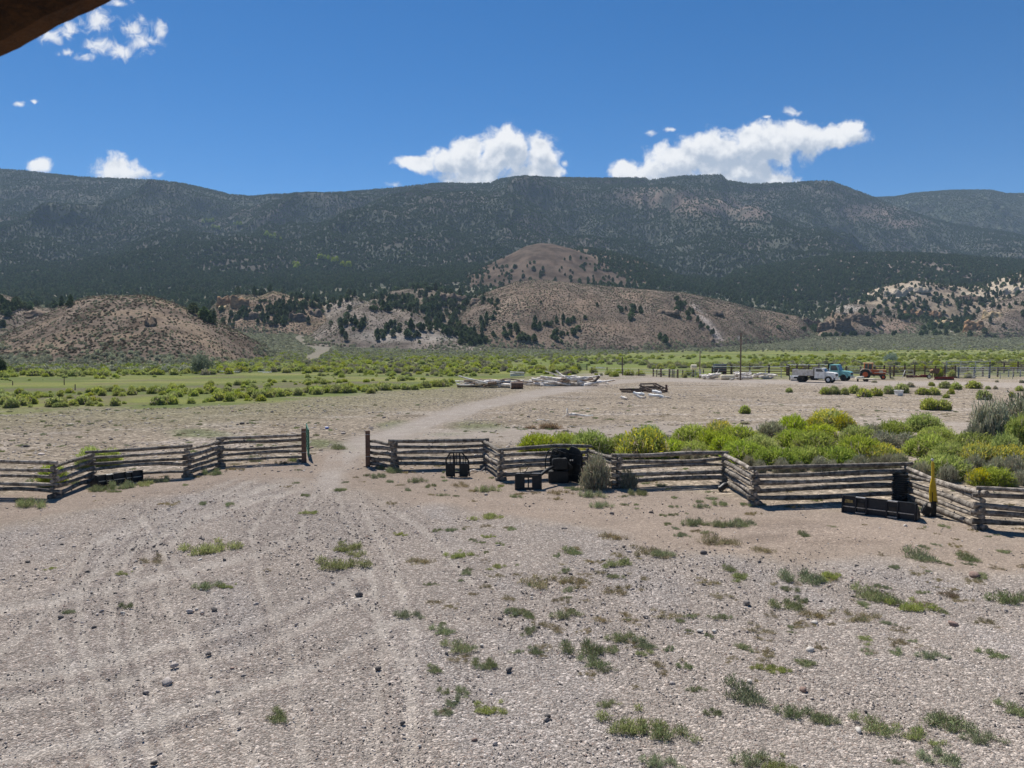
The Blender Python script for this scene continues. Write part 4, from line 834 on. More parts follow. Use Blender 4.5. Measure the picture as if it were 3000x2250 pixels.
# bright aspens in the draws
asp = blades(260, [(0, 0, 2.2, 2.2, 4.5)], 1.0, .7, [(0.24, 0.31, 0.05), (0.30, 0.36, 0.07)], up=.3, shell=.5)
A0 = mesh_np('aspen_tree', asp[0], asp[1], M_leaf, cols=asp[2])
ax = []
for (x, y, sx, sy, n_) in [(865, 785, 7, 4, 6), (950, 762, 10, 3, 6), (985, 770, 12, 4, 8), (1015, 782, 12, 4, 8), (615, 655, 14, 3, 6), (635, 672, 12, 3, 5), (800, 700, 30, 5, 7), (700, 660, 10, 3, 3)]:
    X_, Y_ = rng.normal(x, sx * .7, n_), rng.normal(y, sy * .7, n_); u, s = us(X_, Y_); Yr = np.arange(800, 2400, 8.)[:, None]; hit = floorz(u[None] * Yr, np.broadcast_to(Yr, (len(Yr), n_))) > H + s[None] * Yr
    Yh = Yr[hit.argmax(0), 0]; ax += [(a * b, b) for a, b in zip(u, Yh)]
for q, (X_, Y_) in enumerate(ax):
    o = A0 if q == 0 else A0.copy()
    if q: COL.objects.link(o)
    k_ = rng.uniform(1.2, 2.0); o.location = (X_, Y_, fz(X_, Y_)); o.scale = (k_,) * 3; tag(o, 'bright yellow-green aspen in a draw on the wooded mountain left of centre', 'tree', 'aspens in the mountain draws')
# ---- single trees
def broadleaf(label, x, y, w_, h_, cols, trunk=.25, n=2600):
    X_, Y_ = G(x, y); Wm = w_ / F * Y_; Hm = h_ / F * Y_; e = empty('broadleaf_tree', (X_, Y_, fz(X_, Y_)), 0, label=label, cat='tree')
    lb = [(0, 0, Wm * .34, Wm * .34, Hm)] + [(rng.uniform(-.3, .3) * Wm, rng.uniform(-.3, .3) * Wm, Wm * rng.uniform(.14, .24), Wm * rng.uniform(.14, .24), Hm * rng.uniform(.55, .92)) for _ in range(9)]
    v, f, c = blades(n, lb, .38, .11, cols, up=.3, shell=.45, jit=.5); kz = v[:, 2] * .88 + trunk * Hm * .35; v[:, 2] = kz
    mesh_np('crown', v, f, M_sage, e, cols=c)
    m_ = MB().tube([(0, 0, -.2), (0, 0, Hm * .3), (.1, 0, Hm * .7)], [.16, .12, .03], 7)
    for k in range(5):
        a = k * 1.3; m_.tube([(0, 0, Hm * .15), (math.cos(a) * Wm * .2, math.sin(a) * Wm * .2, Hm * .5)], [.08, .02], 5)
    m_.build('trunk', M_bark, e); return e
SILV = [(0.24, 0.28, 0.19), (0.30, 0.34, 0.25), (0.18, 0.22, 0.145), (0.36, 0.39, 0.30)]
broadleaf('silvery grey-green tree at the right foot of the dome hill', 590, 1094, 88, 68, SILV, n=2400)
broadleaf('pale silver-leaved round tree on the green meadow behind the orange tractor', 2612, 1062, 54, 32, [(0.28, 0.33, 0.28), (0.34, 0.39, 0.33), (0.2, 0.25, 0.2)], n=1800)
broadleaf('dark green round tree cut by the left edge at the foot of the dome hill', 2, 1094, 48, 46, [(0.04, 0.06, 0.025), (0.055, 0.075, 0.03)], n=2600)
# ================================================================== AIR
hz = MB().box((0, 1900, 309), (9000, 4700, 632)).build('haze', mat('tmp', (1, 1, 1)), None); tag(hz, kind='stuff')
hm = bpy.data.materials.new('haze'); hm.use_nodes = True; t = NT(hm.node_tree); t.n.clear()
pv = t('ShaderNodeVolumePrincipled', {'Color': (0.55, 0.75, 1.0, 1), 'Density': 0.00009, 'Anisotropy': 0.0}); oo = t('ShaderNodeOutputMaterial'); t.l.new(pv.outputs[0], oo.inputs['Volume'])
hz.data.materials.clear(); hz.data.materials.append(hm); hz.display_type = 'WIRE'
hz.location.z = 0
# ================================================================== ROCKS
def rock_bm(seed, sub=2, flat=.6, rough=.22, sharp=0.0):
    import bmesh
    bm = bmesh.new(); bmesh.ops.create_icosphere(bm, subdivisions=sub, radius=1)
    r_ = random.Random(seed); pl = [(Vector((r_.gauss(0, 1), r_.gauss(0, 1), r_.gauss(0, 1))).normalized(), r_.uniform(.55, .9)) for _ in range(9)]
    for v in bm.verts:
        for n_, d in pl:
            k = v.co.dot(n_) - d
            if k > 0: v.co -= n_ * k
        v.co *= 1 + r_.uniform(-rough, rough) * .3; v.co.z *= flat
    V = [tuple(v.co) for v in bm.verts]; Fq = [[v.index for v in f.verts] for f in bm.faces]; bm.free(); return np.array(V), np.array(Fq)
M_stone = mat('stone', (0.34, 0.30, 0.275), (0.22, 0.19, 0.175), 0.85, 3, bump=.3, rnd=.45)
M_dark = mat('dark_stone', (0.085, 0.08, 0.078), (0.13, 0.11, 0.10), 0.8, 5, bump=.4, rnd=.3)
M_red = mat('reddish_stone', (0.25, 0.165, 0.135), (0.18, 0.13, 0.11), 0.85, 5, bump=.3)
M_pale = mat('pale_stone', (0.50, 0.46, 0.41), (0.36, 0.33, 0.30), 0.85, 5, bump=.3)
rk = [rock_bm(k) for k in range(6)]
rm = {}
def rock(x, y, w_, kind, label, k):
    X, Y = G(x, y); s_ = w_ / F * math.hypot(Y, H) / 2 * .8
    key = (kind, k % 6)
    if key not in rm: o = mesh_np('rock', rk[k % 6][0], rk[k % 6][1], {'d': M_dark, 'r': M_red, 'p': M_pale, 's': M_stone}[kind]); rm[key] = o
    else: o = rm[key].copy(); COL.objects.link(o)
    o.location = (X, Y, s_ * .3); o.scale = (s_, s_ * .8, s_); o.rotation_euler = (rng.uniform(-.2, .2), rng.uniform(-.2, .2), rng.uniform(0, 6)); tag(o, label, 'rock'); return o
k356 = 3000 / 2212
ROCKS = [(775, 1287, 24, 'd', 'dark rock alone in the middle of the gravel yard'), (1322, 1111, 16, 'd', 'black rounded rock on bare dirt between the fence and the gravel'), (1100, 1450, 24, 'd', 'dark reddish-brown rock beside the last grey-green weed left of centre'),
         (817, 1446, 18, 'd', 'dark brown angular rock on the open gravel left of the weeds'), (362, 1477, 36, 's', 'large grey-green rock at lower left, biggest of its cluster'), (315, 1498, 22, 's', 'dark grey rock left of the large grey-green rock'),
         (203, 1357, 18, 'd', 'black rock on the gravel at far left'), (131, 1335, 16, 'd', 'small flat dark rock farthest left above the black rock'), (410, 1323, 20, 's', 'leftmost pale grey rock in the row of five rocks'), (437, 1325, 16, 's', 'round light rock second in the row of five rocks'),
         (463, 1319, 20, 'd', 'dark rock at the right end of the row of five rocks'), (425, 1317, 13, 'p', 'small pale rock in the row of five rocks'), (450, 1414, 18, 'd', 'pointed dark rock above the large grey-green rock'), (377, 1440, 22, 's', 'flat grey rock above the large grey-green rock'),
         (1183, 1550, 20, 'd', 'dark green-black rock low in the picture right of centre'), (333, 1650, 18, 'd', 'dark rock at the bottom left beside the rut'), (345, 1630, 14, 's', 'small grey rock just above the bottom-left dark rock'), (2058, 1352, 34, 'r', 'brown rock, the largest stone on the right side of the gravel'),
         (1735, 1492, 24, 'r', 'rounded reddish rock between weeds at lower right'), (1520, 1196, 20, 'd', 'dark rock beside the straw-coloured tufts right of centre'), (1612, 1306, 26, 's', 'tan squarish rock on the right half of the gravel'), (1750, 1407, 26, 'p', 'light grey rock in the weedy gravel at right'),
         (1512, 1365, 18, 'p', 'round white stone, left of a pair right of centre'), (1542, 1365, 18, 'p', 'round white stone, right of a pair right of centre'), (1760, 1347, 20, 'p', 'flat whitish slab stone among right-hand weeds'), (965, 1412, 14, 's', 'small grey stone above the middle weed clump'),
         (1620, 1475, 20, 'p', 'white stone right above the green weed at lower right'), (1855, 1580, 22, 'p', 'pale stone near the bottom edge at right'), (555, 1662, 18, 'p', 'oval white stone near the bottom left of centre'), (1040, 1395, 14, 'p', 'bright pebble right of the middle weeds'),
         (1955, 1137, 14, 'p', 'white rock on the tyre-marked dirt below the bucket'), (1050, 1070, 12, 's', 'small stone on the dirt below the pallet fork frame'), (2105, 1247, 34, 'r', 'brownish rock at the far right behind weeds'), (1452, 1478, 16, 's', 'grey stone left of the bottom right weeds'),
         (60, 1215, 14, 'd', 'dark rock on the gravel at the left edge'), (78, 1230, 12, 's', 'grey rock beside the left-edge dark rock'), (485, 1210, 12, 'd', 'dark rock beside the left straw tuft'), (640, 1350, 12, 's', 'small grey rock in the middle of the wheel tracks'),
         (143, 960, 7, 'd', 'small black rock in the stubble field, farther left'), (240, 950, 10, 'd', 'dark pair of rocks in the stubble field at left'), (523, 916, 14, 'd', 'dark rock row in the stubble field above the gate post'), (535, 915, 9, 'd', 'dark rock right of the longest dark rock in the field'), (513, 918, 9, 'd', 'roundish dark rock left end of the dark row in the field')]
for k, (x, y, w_, kd, lb) in enumerate(ROCKS): rock(x * k356, y * k356, w_ * k356, kd, lb, k)
# gravel: countless small stones
GS = []
for k, (kd, lb, p_) in enumerate([('s', 'grey flat stone near the bottom edge in the middle', (1450, 2180)), ('d', 'small dark stone near the bottom edge left of centre', (1180, 2120)), ('p', 'small white stone near the bottom centre', (1330, 2060)), ('s', 'grey stone lower centre right of the white one', (1600, 2110)), ('r', 'small rusty red stone near the bottom', (1390, 2170))]):
    o = rock(p_[0], p_[1], 22, kd, lb, k); GS.append(o)
n = 125000
Y = 7.0 * (40 / 7.0) ** (rng.uniform(0, 1, n) ** .95); X = rng.uniform(-.9, .9, n) * Y; Zq = np.zeros(n); px, py = proj(X, Y, Zq)
GBn = np.interp(px, [-2000, 0, 250, 500, 700, 900, 1200, 1500, 1700, 2000, 2600, 3000, 5000], [1600, 1560, 1500, 1440, 1420, 1432, 1480, 1530, 1560, 1610, 1660, 1690, 1750])
dn_ = np.clip(.28 + .75 * sst(py + rng.normal(0, 14, n), GBn - 10, GBn + 30), 0, 1) * np.clip(.62 + .9 * fbm(X / 1.4, Y / 1.4, 4, 401), .12, 1)
keep = (rng.uniform(0, 1, n) < dn_) & (py > 1300); X, Y = X[keep], Y[keep]; n = len(X)
sz = (.006 + .018 * rng.uniform(0, 1, n) ** 4 + (rng.uniform(0, 1, n) < .02) * rng.uniform(.005, .028, n)) * np.clip(Y / 14, .75, 1.5)
pk = np.where(rng.uniform(0, 1, n) < .16 + .5 * sst(fbm(X / .9, Y / .9, 3, 431), .1, .5), 1, rng.choice(5, n, p=[.44, .06, .14, .30, .06]))
SG = [o.scale.x for o in GS]
GN('gravel', np.stack([X, Y, sz * .25], 1), np.stack([sz * rng.uniform(.8, 1.5, n), sz * rng.uniform(.7, 1.1, n), sz], 1), np.stack([rng.uniform(-.35, .35, n), rng.uniform(-.35, .35, n), rng.uniform(0, 6, n)], 1), pk, GS)
# clods, straw and stones of the field
n = 26000; Y = rng.uniform(33, 110, n); X = rng.uniform(-.85, .85, n) * Y; px, py = proj(X, Y, np.zeros(n)); g_ = np.interp(px, [-2000, 0, 250, 500, 850, 1100, 1330, 1480, 1700, 1900, 2100, 4000], [1215, 1200, 1190, 1196, 1172, 1150, 1132, 1112, 1104, 1098, 1103, 1106])
keep = (py > g_) & (polyd(px, py, roadA) > np.clip((py - 1075) * .15, 3, 60)) & (rng.uniform(0, 1, n) < np.clip(.35 + fbm(X / 4, Y / 4, 3, 411), .05, 1)); X, Y = X[keep], Y[keep]; n = len(X)
sz = rng.uniform(.03, .075, n) + (rng.uniform(0, 1, n) < .02) * rng.uniform(0, .12, n)
GN('field_clods', np.stack([X, Y, sz * .2], 1), np.stack([sz * rng.uniform(.8, 2, n), sz, sz * .8], 1), vrot(n), rng.choice(5, n, p=[.4, .22, .14, .2, .04]), GS)
# ---- rock outcrops and small cliffs in the hills
def outcrop(x0, y0, x1, y1, Y0, mt, label, name='rock_outcrop', depth=9, seed=0, tilt=0.0):
    """blocky cliff face built at its own distance; px box gives the width and height"""
    a = P3(x0, (y0 + y1) / 2, Y0); b = P3(x1, (y0 + y1) / 2, Y0); wm = (b - a).length; hm_ = (y1 - y0) / F * Y0
    nx, nz = max(10, int(wm / .8)), max(8, int(hm_ / .7)); us_ = np.linspace(0, 1, nx); vs_ = np.linspace(0, 1, nz); U, Vv = np.meshgrid(us_, vs_)
    cell = vn(U * wm / 3.2, Vv * hm_ / 9, seed + 3); blk = np.round(cell * 5) / 5
    top = .55 + .5 * np.round(vn(U * 5.5, U * 0, seed) * 4) / 4 + .12 * fbm(U * 14, U * 0, 3, seed + 2); env = np.clip(np.sin(U * np.pi) * 5, 0, 1) ** .5 * top
    xx = (U - .5) * wm + fbm(U * 6, Vv * 6, 2, seed + 7) * .8
    zz = Vv * hm_ * env
    yy_ = -(np.sin(U * np.pi) ** .5) * 3.0 + Vv ** 2 * 2.2 + blk * 2.6 + fbm(U * wm / 1.5, Vv * hm_ / 1.5, 3, seed + 11) * .8 + np.round(Vv * 4) * .5
    Fr = np.stack([xx, yy_, zz], -1).reshape(-1, 3); Bk = np.stack([xx, yy_ * 0 + depth, zz * .55 - 1], -1).reshape(-1, 3)
    f = grid_faces(nz, nx); m = nz * nx; i = np.arange(m).reshape(nz, nx)
    rim = np.concatenate([i[0], i[1:, -1], i[-1, ::-1][1:], i[::-1, 0][1:]]); f3 = np.stack([rim[:-1], rim[:-1] + m, rim[1:] + m, rim[1:]], 1)
    o = mesh_np(name, np.concatenate([Fr, Bk]), [f, f[:, ::-1] + m, f3], mt); c = P3((x0 + x1) / 2, y1, Y0); o.location = c; o.rotation_euler = (0, tilt, -math.atan2(c.x, c.y)); tag(o, label, 'rock'); return o
def rockmat(name, a, b): return mat(name, a, b, .95, .35, bump=.9, bscale=1.4, stretch=(1, 1, 2.2), spec=.1)
M_or = rockmat('orange_rock', (0.33, 0.195, 0.10), (0.17, 0.105, 0.065)); M_br = rockmat('brown_rock', (0.17, 0.125, 0.09), (0.09, 0.07, 0.055)); M_ye = rockmat('yellow_rock', (0.42, 0.32, 0.19), (0.26, 0.18, 0.10)); M_pl = rockmat('pale_rock', (0.42, 0.355, 0.27), (0.29, 0.24, 0.18))
def front(x, y):                       # distance of the land under a pixel
    a, b, ok_ = cast(np.array([float(x)]), np.array([float(y)])); return float(b[0])
for i, (x0, y0, x1, y1, mt, lb) in enumerate([(636, 862, 678, 897, M_or, 'tall orange rock tower on the ridge right behind the dome hill'), (676, 862, 732, 903, M_or, 'broad orange-brown rock block right of the orange tower'), (640, 893, 668, 905, M_ye, 'pale yellow rock at the foot of the orange tower'),
        (715, 912, 775, 940, M_br, 'dark brown cliff beside the wash below the orange rocks'), (845, 915, 905, 944, M_br, 'long dark low cliff on the left flank of the pale spur'), (905, 905, 945, 928, M_br, 'upper end of the dark low cliff behind the pale spur'),
        (1285, 856, 1372, 886, M_br, 'dark rimrock at the head of the wooded gully in the middle'), (1376, 868, 1410, 892, M_br, 'short dark rim at the left shoulder of the big brown hill'), (2446, 922, 2492, 972, M_br, 'left buttress of the cliff on the small hill at right'),
        (2486, 912, 2555, 950, M_br, 'overhanging dark cliff face of the small hill at right'), (2345, 928, 2400, 965, M_br, 'dark cliff at the right end of the big brown hill'), (2395, 938, 2443, 970, M_br, 'dark cliff wall closing the small side canyon at right'),
        (2826, 938, 2880, 973, M_or, 'brown-orange cliff block at the foot of the rightmost hill'), (2640, 905, 2700, 928, M_or, 'thin orange-brown cliff band under the pale ridge, left part'), (2695, 908, 2755, 930, M_or, 'thin orange-brown cliff band under the pale ridge, right part'),
        (2810, 862, 2870, 886, M_br, 'grey ledge among junipers above the rightmost cliff'), (2880, 905, 2935, 935, M_ye, 'yellowish ledge on the rightmost hill'), (2740, 935, 2790, 962, M_ye, 'pale yellow eroded rock beside the right-hand wash'), (2930, 838, 3000, 868, M_pl, 'tilted pale slab on the ridge at the right edge'),
        (72, 905, 142, 932, M_br, 'dark rock ledge left behind the dome hill'), (425, 918, 460, 965, M_br, 'dark boulder sticking out of the dome hill'), (2060, 905, 2120, 925, M_br, 'dark rim rock on the upper right of the big brown hill'), (2068, 988, 2095, 1003, M_br, 'small dark rock low on the big brown hill'),
        (1910, 905, 1990, 922, M_br, 'low rock step in the middle of the big brown hill'), (2590, 845, 2660, 872, M_pl, 'pale cream rock slope at the left end of the pale ridge'), (2640, 838, 2720, 858, M_pl, 'pale cream rock in the middle of the pale ridge')]):
    Yd = front((x0 + x1) / 2, y1 - (y1 - y0) * .15) - 1.5; outcrop(x0, y0, x1, y1, Yd, mt, lb, depth=10 if Yd > 300 else 4, seed=i * 3 + 1)
# ================================================================== WEEDS
WG = [(0.25, 0.29, 0.155), (0.31, 0.345, 0.19), (0.20, 0.24, 0.12)]; WY = [(0.28, 0.32, 0.11), (0.33, 0.355, 0.13), (0.22, 0.26, 0.09)]; WD = [(0.33, 0.27, 0.16), (0.26, 0.20, 0.12), (0.22, 0.22, 0.11)]; WR = [(0.24, 0.15, 0.10), (0.20, 0.16, 0.09)]
def weedproto(k, cols, n, h, flat):
    out = []
    for v in range(4):
        nl = 9; lb = [(rng.normal(0, .30), rng.normal(0, .24), rng.uniform(.12, .28), rng.uniform(.10, .22), h * rng.uniform(.5, 1)) for _ in range(nl)]
        fo = blades(n, lb, .10, .012, cols, up=.55, shell=.1, jit=.5); st = blades(170, [(a_, b_, c_ * 1.3, d_ * 1.3, e_ * 1.25) for a_, b_, c_, d_, e_ in lb], .16, .008, DRY, up=.7, shell=.1, jit=.5); out.append((fo, st, M_sage if k == 'wg' else M_leaf, 'weed_clump'))
    protos[k] = out
weedproto('wg', WG, 900, .24, 0); weedproto('wy', WY, 900, .17, 0); weedproto('wd', WD, 420, .13, 0); weedproto('wr', WR, 350, .12, 0)
WL = [(475, 1185, 90, 'wy', 'bright green weed patch on the left gravel'), (325, 1210, 50, 'wd', 'straw-yellow tuft on the left gravel'), (745, 1187, 70, 'wy', None), (760, 1220, 90, 'wy', None), (450, 1270, 50, 'wg', None), (495, 1268, 30, 'wy', None), (275, 1310, 30, 'wg', None), (157, 1323, 26, 'wg', None),
      (940, 1302, 38, 'wd', None), (880, 1332, 48, 'wg', None), (957, 1368, 50, 'wg', None), (995, 1405, 66, 'wg', 'largest grey-green weed just left of the picture middle'), (1050, 1436, 50, 'wg', None), (937, 1450, 38, 'wg', None), (597, 1554, 55, 'wg', 'lone green weed low in the picture at left'),
      (1070, 1534, 55, 'wy', None), (1155, 1410, 36, 'wg', None), (1262, 1405, 80, 'wg', 'tall green weed just right of the picture middle'), (1285, 1438, 60, 'wg', None), (665, 1110, 34, 'wy', 'small bright green tuft on the dirt in line with the gate'), (1060, 1118, 60, 'wy', None), (1050, 1138, 30, 'wd', None), (1325, 1162, 60, 'wd', None),
      (1335, 1222, 60, 'wy', None), (1400, 1195, 70, 'wd', None), (1445, 1200, 50, 'wg', None), (1180, 1262, 90, 'wd', None), (1240, 1258, 60, 'wd', None), (1220, 1332, 50, 'wg', None), (1345, 1382, 56, 'wg', None), (1392, 1398, 50, 'wg', None), (1340, 1278, 60, 'wd', None), (1235, 1196, 46, 'wg', None),
      (1595, 1246, 50, 'wy', None), (1575, 1232, 36, 'wg', None), (1602, 1136, 60, 'wg', None), (1500, 1130, 36, 'wy', None), (1790, 1245, 60, 'wy', None), (1735, 1252, 80, 'wg', None), (1880, 1292, 80, 'wg', None), (1920, 1300, 60, 'wg', None), (1985, 1312, 70, 'wy', None), (1985, 1208, 76, 'wg', None), (2062, 1288, 56, 'wr', 'reddish dry weed on the gravel far right'),
      (1865, 1382, 46, 'wy', None), (1650, 1446, 46, 'wy', None), (1690, 1448, 40, 'wy', None), (1605, 1508, 96, 'wg', 'dense dark green weed at lower right, right of the biggest one'), (1385, 1565, 100, 'wy', 'biggest green weed patch near the bottom right of centre'), (1440, 1590, 80, 'wg', 'lower tail of the biggest green weed patch'), (1313, 1524, 36, 'wg', None), (1720, 1545, 66, 'wg', None),
      (1798, 1558, 56, 'wg', None), (1893, 1578, 80, 'wg', 'compact dark green weed near the lower right corner'), (1968, 1588, 66, 'wy', None), (2080, 1572, 90, 'wg', None), (2120, 1600, 60, 'wg', None), (2195, 1540, 60, 'wg', None), (1628, 1648, 70, 'wg', 'green weed touching the bottom edge right of centre'), (1690, 1655, 60, 'wy', None), (2185, 1300, 76, 'wg', None),
      (1502, 1492, 30, 'wg', None), (2128, 1345, 46, 'wd', None), (1540, 1540, 34, 'wg', None), (1425, 1652, 60, 'wg', None), (2030, 1640, 70, 'wg', None), (1940, 1650, 30, 'wg', None), (1000, 1200, 46, 'wy', None), (1075, 1225, 40, 'wy', None), (1050, 1268, 30, 'wd', None), (1650, 1190, 50, 'wd', None), (1540, 1170, 50, 'wd', None),
      (1840, 1335, 70, 'wd', None), (1760, 1330, 60, 'wd', None), (2090, 1210, 50, 'wg', None), (1700, 1310, 60, 'wg', None), (1430, 1330, 50, 'wd', None), (1300, 1340, 36, 'wd', None), (1940, 1390, 50, 'wd', None), (2010, 1420, 46, 'wg', None), (2150, 1420, 50, 'wg', None), (1480, 1440, 30, 'wg', None), (930, 1265, 24, 'wg', None), (1310, 1450, 30, 'wg', None),
      (910, 1215, 60, 'wd', 'flat straw-coloured grass tuft on the gravel above the centre'), (1630, 1360, 50, 'wd', None), (1560, 1290, 40, 'wd', None), (1520, 1258, 40, 'wd', None), (112, 1228, 20, 'wy', None), (860, 1155, 24, 'wy', None), (740, 1060, 24, 'wg', None), (730, 970, 40, 'wg', None), (1060, 1160, 24, 'wy', None), (270, 1240, 26, 'wy', None), (575, 1232, 16, 'wd', None)]
for (x, y, w_, k) in [(245, 437, 64, 'wg'), (490, 470, 70, 'wg'), (760, 492, 80, 'wd'), (940, 530, 90, 'wg'), (1130, 570, 50, 'wg'), (1410, 545, 90, 'wd'), (1620, 565, 100, 'wg'), (1680, 632, 84, 'wg'), (1540, 522, 60, 'wg'), (1925, 550, 84, 'wg'), (1030, 498, 50, 'wy'), (330, 472, 40, 'wg'), (170, 430, 34, 'wg'), (430, 527, 40, 'wg'), (370, 405, 80, 'wg'),
                      (855, 530, 50, 'wd'), (10, 520, 40, 'wy'), (90, 440, 30, 'wd'), (430, 410, 50, 'wd'), (250, 385, 60, 'wg'), (640, 370, 60, 'wd'), (590, 495, 40, 'wg'), (555, 505, 30, 'wg')]:
    WL.append(((1000 + x / 2.212) / k356, (1200 + y / 2.212) / k356, w_ / 2.212 / k356 * 1.3, k, 'F'))
for (x, y, w_, k) in [(620, 530, 80, 'wg'), (690, 520, 60, 'wg'), (800, 505, 100, 'wg'), (1010, 470, 70, 'wg'), (1060, 465, 70, 'wg'), (195, 628, 120, 'wg'), (1380, 420, 80, 'wg'), (930, 485, 80, 'wy'), (1900, 335, 70, 'wg'), (1500, 390, 50, 'wd'), (1280, 438, 40, 'wd'), (1830, 350, 60, 'wd'), (780, 535, 30, 'wg'), (1560, 392, 50, 'wd'), (1680, 335, 80, 'wg')]:
    WL.append((x / 2.212 / k356, (1200 + y / 2.212) / k356, w_ / 2.212 / k356 * 1.4, k, 'L'))
for (x, y, w_, k) in [(245, 728, 66, 'wg'), (120, 710, 40, 'wg'), (120, 745, 60, 'wg'), (75, 860, 100, 'wg'), (290, 870, 100, 'wg'), (370, 872, 100, 'wg'), (780, 930, 70, 'wg'), (190, 965, 160, 'wd'), (450, 790, 60, 'wd'), (720, 745, 60, 'wd'), (1180, 860, 30, 'wd')]:
    WL.append(((2000 + x / 2.212) / k356, (1150 + y / 2.212) / k356, w_ / 2.212 / k356 * 1.3, k, 'F'))
WN = {'wg': 'grey-green weed', 'wy': 'bright green weed', 'wd': 'dry straw-coloured weed', 'wr': 'reddish weed'}
for (x, y, w_, k, lb) in WL:
    X, Y = G(x * k356, y * k356); s_ = w_ * k356 / F * math.hypot(Y, H) / .95 * .95
    if lb in (None, 'F', 'L'):
        reg = 'on the dirt in front of the right log fence' if lb == 'F' else 'at the foot of the left log fence' if lb == 'L' else 'on the left half of the gravel' if x < 900 else ('on the middle gravel' if x < 1400 else 'on the right gravel') + (' nearest the camera' if y > 1400 else ' farther up' if y < 1200 else '')
        lb2 = WN[k] + ' clump ' + reg
        plant(k, (X, Y, 0), (s_, s_, s_ * (1.5 if lb in ('F', 'L') else 1.15)), rng.uniform(-.5, .5), lb2, 'weed', lb2.replace('clump', 'clumps'))
    else: plant(k, (X, Y, 0), (s_, s_, s_ * 1.15), rng.uniform(-.5, .5), lb, 'weed', None)
n = 420; X = rng.uniform(-.1, .8, n); Y = rng.uniform(11, 27, n); X = X * Y; keep = fbm(X / 2.5, Y / 2.5, 3, 421) > -.05; X, Y = X[keep], Y[keep]; n = len(X); s_ = rng.uniform(.12, .4, n)
n2_ = 700; X2 = rng.uniform(-.8, .8, n2_); Y2 = rng.uniform(26, 70, n2_); X2 = X2 * Y2; X = np.concatenate([X, X2]); Y = np.concatenate([Y, Y2]); s_ = np.concatenate([s_, rng.uniform(.2, .5, n2_)]); px, py = proj(X, Y, Y * 0); keep = polyd(px, py, roadA) > 40; X, Y, s_ = X[keep], Y[keep], s_[keep]; n = len(X)
wp = kids('wg') + kids('wd'); GN('sparse_weeds', np.stack([X, Y, X * 0], 1), np.stack([s_, s_, s_], 1), vrot(n), np.where(rng.uniform(0, 1, n) < .5, rng.integers(0, len(kids('wg')), n), len(kids('wg')) + rng.integers(0, len(kids('wd')), n)), wp)
# ================================================================== MADE THINGS
M_wood = mat('weathered_wood', (0.29, 0.255, 0.215), (0.095, 0.08, 0.066), 0.9, 5, bump=.7, bscale=40, rnd=.3, lo=.38, hi=.62)
M_pole = mat('old_dark_wood', (0.14, 0.10, 0.075), (0.07, 0.052, 0.042), 0.9, 6, bump=.5, rnd=.15)
M_rust = mat('rusty_steel', (0.13, 0.075, 0.05), (0.07, 0.045, 0.038), 0.8, 5, bump=.3)
M_palew = mat('bleached_wood', (0.74, 0.70, 0.64), (0.38, 0.32, 0.27), 0.85, 2.5, bump=.5, rnd=.12)
M_browng = mat('brown_log_bark', (0.26, 0.19, 0.14), (0.15, 0.11, 0.085), 0.9, 3, bump=.5)
M_black = mat('black_paint', (0.010, 0.011, 0.012), (0.045, 0.040, 0.035), 0.6, 7, spec=.25, lo=.5, hi=.8)
M_blue = mat('blue_black_paint', (0.008, 0.012, 0.02), (0.045, 0.042, 0.040), 0.5, 7, spec=.3, lo=.5, hi=.8)
M_hose = mat('black_rubber', (0.02, 0.02, 0.02), (0.03, 0.03, 0.03), 0.5)
M_steel = mat('worn_steel', (0.45, 0.45, 0.44), (0.28, 0.26, 0.24), 0.45, 10, metal=.5)
M_white = mat('white_paint', (0.72, 0.72, 0.70), (0.60, 0.59, 0.56), 0.45, 3, spec=.4)
M_dirtyw = mat('dirty_white_paint', (0.55, 0.53, 0.50), (0.40, 0.37, 0.33), 0.6, 3)
M_teal = mat('teal_paint', (0.18, 0.42, 0.42), (0.14, 0.34, 0.34), 0.45, 3, spec=.4)
M_orange = mat('orange_paint', (0.55, 0.11, 0.03), (0.38, 0.08, 0.03), 0.5, 4)
M_peach = mat('faded_orange_paint', (0.66, 0.42, 0.22), (0.55, 0.33, 0.18), 0.6, 4)
M_cream = mat('cream_paint', (0.62, 0.56, 0.42), (0.5, 0.44, 0.33), 0.6, 4)
M_tyre = mat('tyre_rubber', (0.022, 0.021, 0.02), (0.05, 0.045, 0.04), 0.9, 5)
M_glass = mat('dark_glass', (0.03, 0.045, 0.055), (0.05, 0.065, 0.075), 0.08, 2, spec=.8)
M_yel = mat('yellow_paint', (0.46, 0.31, 0.015), (0.38, 0.25, 0.015), 0.45, 6)
M_green = mat('green_paint', (0.03, 0.13, 0.075), (0.02, 0.09, 0.06), 0.5, 5)
M_redp = mat('dull_red_paint', (0.17, 0.025, 0.02), (0.10, 0.025, 0.02), 0.6, 5)
M_galv = mat('galvanised_pipe', (0.42, 0.42, 0.41), (0.30, 0.27, 0.25), 0.5, 4, metal=.3)
M_sky = mat('faded_blue_paint', (0.10, 0.13, 0.17), (0.07, 0.08, 0.10), 0.6, 4)
